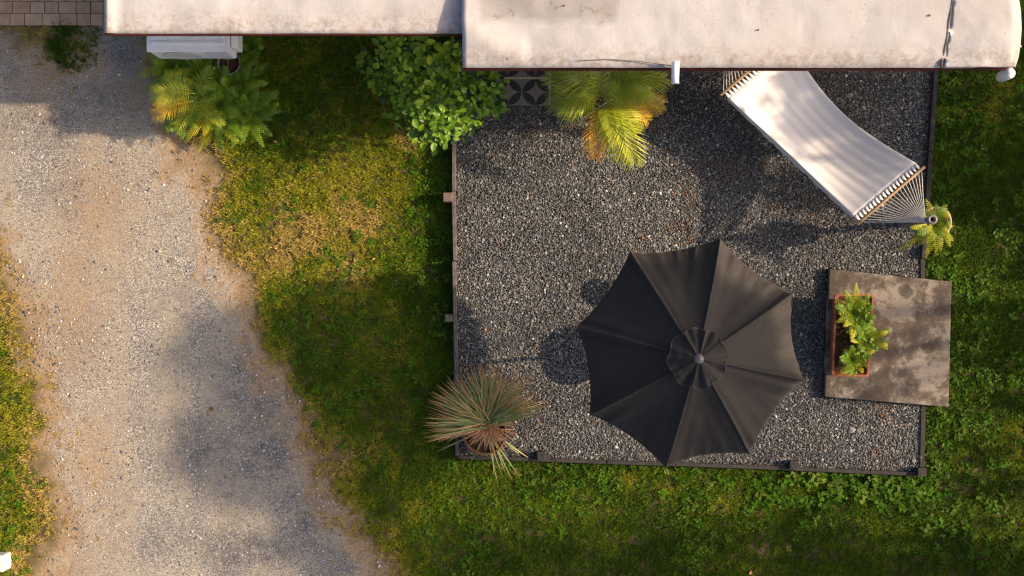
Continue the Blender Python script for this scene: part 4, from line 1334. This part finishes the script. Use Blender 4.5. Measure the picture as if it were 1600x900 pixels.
G = 'ferns below the air conditioner'
for i, (px, py, n, lr, lab, mats, bias) in enumerate([
    (272, 108, 15, (.26, .46), 'yellow tinged fern right below the left end of the air conditioner', ['fern', 'fern', 'fern_yellow'], None),
    (320, 112, 16, (.28, .48), 'green fern below the middle of the air conditioner', ['fern', 'fern', 'fern'], None),
    (372, 140, 20, (.34, .58), 'broad green fern below and right of the round pot', ['fern'], None),
    (340, 165, 20, (.34, .58), 'big green fern beside the young palm', ['fern', 'fern', 'fern', 'fern_yellow'], None),
    (388, 175, 16, (.28, .48), 'green fern at the right end of the clump by the shaded lawn', ['fern'], None),
    (395, 78, 9, (.12, .26), 'small fern standing at the right side of the air conditioner', ['fern'], None),
    (288, 190, 9, (.12, .24), 'low green fern below the golden palm frond', ['fern'], None)]):
    base = P(px, py, 0.18); base.z = 0.02
    c = base + Vector((0, 0, 0.15))
    fr = rand_fronds(c, n, lr, (0.18, 0.42), 0.2, 60 + i, mats=mats)
    fr += rand_fronds(c, n // 2, (lr[0] * 0.4, lr[1] * 0.6), (0.4, 0.55), 0.12, 90 + i, mats=mats)
    fern('fern', lab, base, fr, G, 40 + i, leaf=0.078, pairs=20)
base = P(330, 185, 0.1); base.z = 0.02
fern('fern', 'bright yellow fern fronds trailing onto the lawn below the fern clump', base, [(base, P(320, 233, .12), .22, 'fern_yellow'), (base, P(331, 205, .2), .2, 'fern_yellow'), (base, P(357, 205, .1), .15, 'fern_yellow'), (base, P(377, 226, .06), .2, 'fern_yellow'), (base, P(309, 240, .06), .12, 'fern_yellow'), (base, P(350, 240, .06), .12, 'fern')], G, 77, leaf=0.065, pairs=20)
base = P(420, 168, 0.1); base.z = 0.02
fern('fern', 'single small fern sprig on the shaded lawn right of the fern clump', base, [(base, P(436, 162, .1), .1, 'fern_yellow'), (base, P(412, 158, .12), .1, 'fern'), (base, P(424, 180, .06), .08, 'fern')], G, 78, leaf=0.05, pairs=20)

# ------------------------------------------------------------------ leafy shrub
M['leafA'] = leafmat('shrub_leaf', (0.248, 0.389, 0.028), (0.158, 0.301, 0.024), 30, 0.3, 0.4)
M['leafB'] = leafmat('shrub_leaf_bright', (0.372, 0.495, 0.030), (0.275, 0.413, 0.028), 30, 0.3, 0.4)
M['leafC'] = leafmat('shrub_leaf_dark', (0.048, 0.102, 0.017), (0.072, 0.120, 0.018), 30, 0.3, 0.4)
M['bark'] = simple('bark', (0.12, 0.08, 0.05), (0.18, 0.13, 0.08), 12, 0.9, 0.1, 0.6, 40)


def build_shrub():
    base = P(672, 150, 0)
    t = thing('leafy_shrub', 'bright green broad leaved shrub at the house corner beside the tiled step', 'shrub', base)
    r = random.Random(12)
    clumps = []
    for px, py, z, R, n in [(690, 120, 1.1, .30, 90), (645, 110, 1.2, .28, 80), (610, 90, 1.1, .22, 50), (620, 70, 1.3, .18, 36), (670, 75, 1.35, .25, 70), (720, 90, 1.2, .22, 50), (735, 140, .9, .26, 66),
                             (765, 150, .7, .16, 40), (770, 120, .8, .16, 34), (775, 172, .45, .10, 18), (650, 150, 1.0, .28, 70), (690, 165, 1.0, .28, 76), (640, 175, .7, .20, 36), (680, 205, .9, .20, 56), (705, 190, .8, .22, 60), (655, 205, .85, .13, 26), (735, 185, .6, .18, 44), (605, 130, .7, .16, 26), (572, 90, .6, .08, 8), (575, 108, .5, .09, 8), (580, 125, .45, .1, 12), (620, 145, .6, .2, 30), (710, 150, .6, .3, 60), (660, 130, .6, .3, 60)]:
        clumps.append((P(px, py, z), R, n))
    lv = leaf_shape(1, 0.62, 0.2, 0.15)
    meshes = {k: mesh('leaf', *lv, M[k]) for k in ('leafA', 'leafB', 'leafC')}
    allv = []
    for ci, (c, R, n) in enumerate(clumps):
        tip = c - base
        MB().tube([Vector((r.uniform(-.08, .08), r.uniform(-.08, .08), 0)), Vector((tip.x * .35 + r.uniform(-.1, .1), tip.y * .35 + r.uniform(-.1, .1), tip.z * .65)), tip], [0.014, 0.010, 0.004], 5).build('stem', M['bark'], t)
        for k in range(int(n * 1.5)):
            d = Vector((r.gauss(0, 1), r.gauss(0, 1), r.gauss(0, .8)))
            d = d.normalized() * R * r.uniform(0.35, 1.1)
            d.z = abs(d.z) * 0.6 if r.random() < 0.7 else -abs(d.z) * 0.6
            allv.append((c + d - base, r.uniform(0, 6.28), r.uniform(-0.5, 0.35), r.uniform(-.5, .5), 0.042 + 0.075 * r.random() ** 1.3, d.z / R))
    allv.sort(key=lambda q: -q[0].z - q[5] * 0.2)
    rest = {k: MB() for k in meshes}
    for i, (p, az, el, ro, s, h) in enumerate(allv):
        kind = 'leafB' if r.random() < 0.30 else ('leafC' if r.random() < 0.25 else 'leafA')
        mt = Matrix.Translation(p) @ Matrix.Rotation(az, 4, 'Z') @ Matrix.Rotation(-el, 4, 'Y') @ Matrix.Rotation(ro, 4, 'X') @ Matrix.Diagonal((s, s, s, 1))
        if i < 300:
            o = bpy.data.objects.new('leaf', meshes[kind]); link(o, t)
            o.matrix_local = mt
        else:
            rest[kind].add([mt @ Vector(v) for v in lv[0]], lv[1])
    V = MB(); mi = []
    for k, nm in enumerate(rest):
        V.add(rest[nm].v, rest[nm].f); mi += [k] * len(rest[nm].f)
    o = obj('foliage', V.v, V.f, [M[k] for k in rest], t)
    o.data.polygons.foreach_set('material_index', mi)
    o['kind'] = 'stuff'


build_shrub()
# low leafy weeds under the palm
b = P(893, 168, 0.1)
t = thing('leafy_weed', 'small green leafy plant under the palm fronds on the gravel', 'plant', b)
r = random.Random(4)
lv = leaf_shape(1, .7, .2, .1); lm = mesh('leaf', *lv, M['leafA'])
for i in range(46):
    a = r.uniform(0, 6.28); d = r.uniform(0, .15)
    o = bpy.data.objects.new('leaf', lm); link(o, t)
    o.matrix_local = Matrix.Translation((d * math.cos(a), d * math.sin(a) * .9, r.uniform(.05, .22))) @ Matrix.Rotation(a + r.uniform(-1, 1), 4, 'Z') @ Matrix.Rotation(r.uniform(-.3, .4), 4, 'Y') @ Matrix.Diagonal((r.uniform(.035, .06),) * 3 + (1,))
# white strap looped beside the palm
pts = [P(x, y, z) for x, y, z in [(957, 155, .9), (935, 168, .6), (915, 182, .35), (905, 188, .25), (899, 184, .22), (898, 176, .25), (903, 168, .3)]]
mb = MB().tube(pts, 0.008, 7)
o = mb.build('white_strap', M['white'], None, True)
tag(o, 'thin white strap looping out of the palm over the gravel', 'strap')

# ------------------------------------------------------------------ potted strappy plant
M['bladeG'] = leafmat('strap_leaf', (0.145, 0.165, 0.07), (0.10, 0.135, 0.055), 6, 0.2, 0.5)
M['bladeY'] = leafmat('strap_leaf_yellow', (0.38, 0.32, 0.09), (0.30, 0.27, 0.07), 6, 0.2, 0.5)
M['bladeT'] = leafmat('strap_leaf_dry', (0.66, 0.36, 0.17), (0.52, 0.25, 0.12), 6, 0.2, 0.6)


def tipmat(name, c, tip):
    m = leafmat(name, c, tuple(x * .8 for x in c), 6, 0.2, 0.5)
    nt = m.node_tree
    at = nt.nodes.new('ShaderNodeAttribute'); at.attribute_name = 'h'
    rp = nt.nodes.new('ShaderNodeValToRGB'); rp.color_ramp.elements[0].position = 0.72; rp.color_ramp.elements[1].position = 0.93
    nt.links.new(at.outputs['Fac'], rp.inputs[0])
    mx = nt.nodes.new('ShaderNodeMix'); mx.data_type = 'RGBA'
    nt.links.new(rp.outputs[0], mx.inputs[0])
    hsv = [n for n in nt.nodes if n.type == 'HUE_SAT'][0]
    nt.links.new(hsv.outputs[0], mx.inputs[6]); mx.inputs[7].default_value = (*tip, 1)
    for n in nt.nodes:
        if n.type == 'BSDF_PRINCIPLED': nt.links.new(mx.outputs[2], n.inputs['Base Color'])
        if n.type == 'BSDF_TRANSLUCENT': nt.links.new(mx.outputs[2], n.inputs[0])
    return m


M['bladeG'] = tipmat('strap_leaf_green', (0.29, 0.36, 0.12), (0.60, 0.30, 0.12))
M['bladeG2'] = tipmat('strap_leaf_grey', (0.42, 0.42, 0.15), (0.62, 0.32, 0.13))


def blade_mesh(p0, p1, p2, w, mat, parent):
    n = 8; V = []; F = []; hh = []
    for i in range(n + 1):
        s = i / n
        p = bez(p0, p1, p2, s)
        d = (bez(p0, p1, p2, min(1, s + .05)) - bez(p0, p1, p2, max(0, s - .05))).normalized()
        sd = d.cross(Vector((0, 0, 1)))
        if sd.length < 1e-3: sd = Vector((1, 0, 0))
        sd.normalize()
        ww = w * (0.8 + 0.4 * math.sin(math.pi * s)) * (1 - s ** 4 * 0.95)
        nrm = sd.cross(d)
        V += [p - sd * ww / 2 + nrm * ww * .2, p, p + sd * ww / 2 + nrm * ww * .2]; hh += [s] * 3
    for i in range(n):
        F += [(i * 3, i * 3 + 1, i * 3 + 4, i * 3 + 3), (i * 3 + 1, i * 3 + 2, i * 3 + 5, i * 3 + 4)]
    o = obj('blade', V, F, mat, parent, True)
    o.data.attributes.new('h', 'FLOAT', 'POINT').data.foreach_set('value', hh)


def build_strap_plant():
    c = P(757, 676, 0.3)
    pot = thing('round_pot', 'brown terracotta pot at the lower left corner of the gravel', 'pot', (c.x, c.y, 0.0))
    pot.location.z = 0.02
    MB().lathe([(0.0, 0.0), (0.17, 0.0), (0.235, 0.28), (0.25, 0.285), (0.255, 0.31), (0.243, 0.315), (0.232, 0.31), (0.225, 0.24)], 32).build('pot_wall', simple('pot_brown', (0.20, 0.10, 0.055), (0.15, 0.075, 0.04), 7, 0.65), pot, True)
    MB().lathe([(0.0, 0.27), (0.14, 0.265), (0.228, 0.255)], 32).build('soil', M['soil'], pot, True)
    base = P(762, 660, 0.3); base.z = 0.28
    t = thing('strap_leaf_plant', 'spiky grey green plant with dry tips fanning out of the brown pot', 'plant', base)
    r = random.Random(9)
    MB().lathe([(0.0, 0.16), (0.03, 0.15), (0.055, 0.08), (0.075, 0.0), (0.0, 0.0)], 12).build('crown_base', M['bark'], t, True)

    def one(a, L, zt, rise, w, mats, b0=None):
        b0 = b0 or Vector((r.uniform(-.06, .06), r.uniform(-.05, .05), r.uniform(.02, .12)))
        tip = Vector((math.cos(a) * L, math.sin(a) * L, zt))
        blade_mesh(b0, (b0 + tip) / 2 + Vector((0, 0, rise)), tip, w, M[r.choice(mats)], t)
    for i in range(196):                                    # the fan of living leaves
        a = r.uniform(math.radians(15), math.radians(197))
        L = r.uniform(.45, .74) * (1.0 if a > 1.2 else 0.88)
        one(a, L, r.uniform(.05, .42), r.uniform(.08, .2), r.uniform(.008, .014), ['bladeG', 'bladeG', 'bladeG2', 'bladeY', 'bladeT'])
    for i in range(20):                                     # upright inner ones
        a = r.uniform(0, 6.28)
        one(a if a < 3.3 else a - 3.1, r.uniform(.2, .38), r.uniform(.35, .5), .05, .012, ['bladeG', 'bladeG2', 'bladeY'])
    for i in range(20):
        a = r.uniform(math.radians(15), math.radians(200))
        one(a, r.uniform(.5, .74), r.uniform(.02, .2), r.uniform(.06, .15), .010, ['bladeT'])
    for i in range(64):                                     # dry tangle over the pot
        a = r.uniform(math.radians(-120), math.radians(20)) if r.random() < .7 else r.uniform(math.radians(180), math.radians(240))
        one(a, r.uniform(.15, .42), r.uniform(.02, .22), r.uniform(.08, .2), r.uniform(.007, .012), ['bladeT'])
    # the many thinner blades filling the tuft
    V = []; F = []; hh = []; mi = []
    names = ['bladeG', 'bladeG2', 'bladeY', 'bladeT']
    for i in range(420):
        a = r.uniform(math.radians(8), math.radians(205)) if i < 330 else r.uniform(math.radians(-150), math.radians(30))
        L = r.uniform(.35, .74) if i < 330 else r.uniform(.12, .36)
        b0 = Vector((r.uniform(-.07, .07), r.uniform(-.06, .06), r.uniform(.0, .1)))
        tip = Vector((math.cos(a) * L, math.sin(a) * L, r.uniform(.02, .40) if i < 330 else r.uniform(.0, .2)))
        c1 = (b0 + tip) / 2 + Vector((0, 0, r.uniform(.06, .2)))
        w = r.uniform(.004, .008)
        k = 3 if i >= 330 or r.random() < .16 else r.choice([0, 0, 1, 1, 2])
        for j in range(6):
            q = j / 5; p = bez(b0, c1, tip, q)
            d = (bez(b0, c1, tip, min(1, q + .05)) - bez(b0, c1, tip, max(0, q - .05))).normalized()
            sd = d.cross(Vector((0, 0, 1))).normalized() * w * (1 - q ** 3 * .9)
            V += [p - sd, p + sd]; hh += [q, q]
            if j: n = len(V); F.append((n - 4, n - 3, n - 1, n - 2)); mi.append(k)
    o = obj('fine_blades', V, F, [M[x] for x in names], t)
    o.data.polygons.foreach_set('material_index', mi)
    o.data.attributes.new('h', 'FLOAT', 'POINT').data.foreach_set('value', hh)
    o['kind'] = 'stuff'
    for px, py, m in [(801, 752, 'bladeG'), (778, 757, 'bladeG2'), (772, 745, 'bladeG'), (731, 732, 'bladeG'), (790, 740, 'bladeG'), (785, 745, 'bladeG2'), (836, 722, 'bladeG2'), (826, 716, 'bladeG'), (815, 712, 'bladeG2'), (676, 708, 'bladeG2'), (690, 700, 'bladeG'), (812, 745, 'bladeG')]:
        e = P(px, py, .06) - base
        b0 = Vector((r.uniform(-.02, .05), -.05, .05))
        blade_mesh(b0, (b0 + e) / 2 + Vector((0, 0, .2)), e, .013, M[m], t)


build_strap_plant()

# ------------------------------------------------------------------ little things
M['deadleaf'] = simple('dead_leaf', (0.42, 0.22, 0.07), (0.33, 0.15, 0.05), 20, 0.7)
M['deadleaf2'] = simple('dead_leaf_pale', (0.50, 0.37, 0.22), (0.40, 0.27, 0.15), 20, 0.7)
for px, py, s, az, z, m, lab in [(427, 222, .075, .3, .06, 'deadleaf', 'orange dead leaf on the lawn below the fern clump'), (333, 643, .10, 2.3, .03, 'deadleaf', 'brown dead leaf in the shaded part of the driveway'),
                                 (583, 406, .06, 1.0, .06, 'deadleaf2', 'pale dry leaf on the lit lawn left of the gravel'), (613, 357, .06, 2.0, .06, 'deadleaf2', 'pale dry leaf on the lawn near the upper edging post'),
                                 (1465, 850, .08, 3.0, .06, 'deadleaf', 'tan dead leaf on the lower right lawn'), (1265, 697, .09, .9, .13, 'deadleaf', 'rust brown dead leaf on the gravel by the lower edging'),
                                 (1393, 372, .05, .9, .13, 'deadleaf2', 'pale small leaf on the gravel below the hammock ropes'), (225, 107, .07, .1, .03, 'deadleaf2', 'pale fallen leaf on the driveway by the ferns'), (1170, 897, .07, .4, .06, 'deadleaf', 'orange leaf at the bottom edge of the lawn'),
                                 (1003, 372, .05, .4, .13, 'deadleaf', 'rust leaf on the gravel just above the umbrella'), (722, 262, .045, 2.2, .13, 'deadleaf2', 'pale leaf on the gravel by the left edging'), (985, 640, .04, 1.2, .13, 'deadleaf2', 'pale bit of leaf on the gravel left of the umbrella tip'), (1420, 660, .06, 2.9, .13, 'deadleaf', 'rust leaf on the gravel below the concrete slab'), (757, 515, .045, .2, .13, 'deadleaf', 'small golden leaf on the gravel above the spiky plant'), (480, 803, .05, 1.6, .03, 'deadleaf', 'small orange leaf at the right edge of the driveway'), (248, 393, .07, .4, .03, 'deadleaf2', 'pale leaf lying on the sunlit driveway'),
                                 (1453, 25, .05, .7, 2.545, 'deadleaf', 'tiny dark leaf on the roof just left of the seam'), (881, 12, .07, 1.9, 2.56, 'deadleaf', 'brown leaf lying on the grey part of the roof'), (1186, 48, .05, 2.4, 2.55, 'deadleaf', 'tiny brown leaf on the roof above the hammock')]:
    p = P(px, py, z)
    V, F = leaf_shape(s, s * random.uniform(.4, .65), .3, random.uniform(.1, .35))
    V = [(v[0], v[1], v[2] + .01) for v in V]
    o = obj('fallen_leaf', V, F, M[m], None)
    o.location = p; o.rotation_euler = (0, 0, az)
    md = o.modifiers.new('T', 'SOLIDIFY'); md.thickness = .0012
    tag(o, lab, 'leaf', 'fallen dry leaves')
M['twig'] = simple('twig', (0.27, 0.17, 0.10), (0.2, 0.12, 0.07), 20, 0.9)
for pts, lab in [([(1231, 302), (1234, 291), (1240, 285), (1250, 280)], 'thin bent twig on the gravel left of the hammock'), ([(1346, 369), (1356, 360), (1361, 351)], 'short twig on the gravel under the hammock ropes'),
                 ([(1082, 172), (1092, 174), (1103, 176)], 'short pale twig in the shaded gravel right of the palm'), ([(768, 365), (775, 372), (780, 384)], 'faint thin twig on the lit gravel near the left edging')]:
    w = [P(x, y, .125) for x, y in pts]
    o = MB().tube([p - w[0] for p in w], 0.006, 5).build('twig', M['twig'])
    o.location = w[0]
    tag(o, lab, 'twig', 'twigs on the gravel')
# the white block at the left edge
a, b = P(-40, 894, .25), P(6.5, 868, .25)
o = MB().prism([(0, 0), (b.x - a.x - .01, 0.0), (b.x - a.x, .04), (b.x - a.x - .012, b.y - a.y), (0, b.y - a.y)], 0, .25).build('marker_block', simple('white_block', (.72, .70, .67), (.6, .57, .53), 6, .7), None, bevel=.012)
o.location = (a.x, a.y, 0)
tag(o, 'white painted block cut by the left edge of the photograph', 'block')

# ------------------------------------------------------------------ trees to the right that shade the lawn
def tree(name, label, base, h, crown, nleaf, ls, seed, group, trunk_r=.10):
    """crown: list of (offset, radii)"""
    t = thing(name, label, 'tree', base, group)
    r = np.random.default_rng(seed)
    rr = random.Random(seed)
    top = Vector(crown[0][0])
    MB().tube([(0, 0, -.05), (rr.uniform(-.1, .1), rr.uniform(-.1, .1), h * .3), (top.x * .6, top.y * .6, h * .55), (top.x, top.y, top.z)], [trunk_r, trunk_r * .8, trunk_r * .6, trunk_r * .2], 8).build('trunk', M['bark'], t, True)
    V = []; F = []
    tot = sum(c[1][0] * c[1][1] + c[1][1] * c[1][2] for c in crown)
    for off, rad in crown:
        n = int(nleaf * (rad[0] * rad[1] + rad[1] * rad[2]) / tot)
        MB().tube([(0, 0, h * .3), (off[0] * .6, off[1] * .6, h * .3 + (off[2] - h * .3) * .7), off], [trunk_r * .5, trunk_r * .3, trunk_r * .1], 6).build('limb', M['bark'], t, True)
        nb = max(6, n // 45)
        cl = r.normal(0, 1, (nb, 3)); cl /= np.linalg.norm(cl, axis=1)[:, None]; cl *= r.uniform(.35, 1, (nb, 1)) ** .5 * np.array(rad)
        p = cl[r.integers(0, nb, n)] + r.normal(0, .16, (n, 3)) * np.array(rad).mean() + np.array(off)
        p[:, 2] = np.maximum(p[:, 2], .05)
        a = r.uniform(0, 6.28, n); tl = r.uniform(-.9, .9, n); ro = r.uniform(-.9, .9, n); s = ls * r.uniform(.7, 1.3, n)
        ca, sa = np.cos(a), np.sin(a)
        d = np.stack([ca * np.cos(tl), sa * np.cos(tl), np.sin(tl)], 1); sd = np.stack([-sa * np.cos(ro), ca * np.cos(ro), np.sin(ro)], 1)
        q0 = p; q1 = p + (d * .5 + sd * .28) * s[:, None]; q2 = p + d * s[:, None]; q3 = p + (d * .5 - sd * .28) * s[:, None]
        k = len(V)
        V += np.stack([q0, q1, q2, q3], 1).reshape(-1, 3).tolist()
        F += (np.arange(n * 4).reshape(n, 4) + k).tolist()
    obj('crown', V, F, M['leafC'], t)['kind'] = 'stuff'
    return t


G = 'trees beyond the right edge'
tree('garden_tree', 'leafy tree beyond the right edge shading the hammock', Vector((9.2, 3.0, 0)), 4.0, [((0, -.1, 3.6), (.8, .8, .75)), ((0.2, -.9, 3.1), (.8, .7, .7)), ((0, -1.5, 2.7), (.7, .55, .7)), ((-.2, .9, 3.0), (.8, .8, .8)), ((0, -.4, 2), (.9, 1.4, .7))], 4600, .17, 1, G)
tree('garden_tree', 'tall tree beyond the lower right corner shading the bottom lawn', Vector((9.6, -2.9, 0)), 6.0, [((0, 0, 5.1), (1.2, .75, 1.0)), ((.2, -.9, 4.6), (1.1, .9, 1.0)), ((0, -.2, 3.4), (1.2, 1.0, 1.0)), ((0, -.4, 2.2), (1.1, 1.0, .9))], 6000, .19, 2, G, .14)
tree('garden_tree', 'second tall tree farther beyond the lower right corner', Vector((10.2, -4.6, 0)), 6.5, [((0, 0, 5.6), (1.3, 1.1, 1.0)), ((.2, .7, 4.6), (1.1, .9, 1.0)), ((0, 0, 3.4), (1.2, 1.2, 1.0)), ((0, 0, 2.2), (1.1, 1.2, .9))], 5200, .19, 3, G, .14)
tree('garden_tree', 'high slender tree far beyond the right edge shading the driveway', Vector((12.9, 0.3, 0)), 8.6, [((0, .15, 8.45), (.45, .6, .38)), ((0, -.55, 8.3), (.45, .55, .42)), ((0, -1.0, 8.45), (.4, .45, .32)), ((0, -.45, 7.75), (.4, .6, .3)), ((0, .5, 8.0), (.3, .3, .25)), ((0, -1.0, 7.6), (.3, .35, .22)), ((0, -1.75, 8.0), (.4, .5, .12)), ((0, -2.2, 7.9), (.4, .5, .10))], 7000, .22, 4, G, .07)
for i, y in enumerate((-2.4, -1.5, -.6, .3, 1.2, 2.1, 3.0, 3.9)):
    nm = ['lowest', 'second lowest', 'third lowest', 'fourth lowest', 'fourth highest', 'third highest', 'second highest', 'highest'][i]
    s_ = tree('hedge_shrub', f'rounded hedge shrub beyond the right lawn, {nm} of the row in plan', Vector((7.75 + .1 * math.sin(i * 2), y, 0)), 1.3, [((0, 0, .9), (.5, .55, .5)), ((0.1, .2, .5), (.5, .55, .4)), ((0, -.2, .35), (.5, .55, .3))], 900, .12, 20 + i, 'hedge beyond the right lawn', .04)
    s_['category'] = 'shrub'
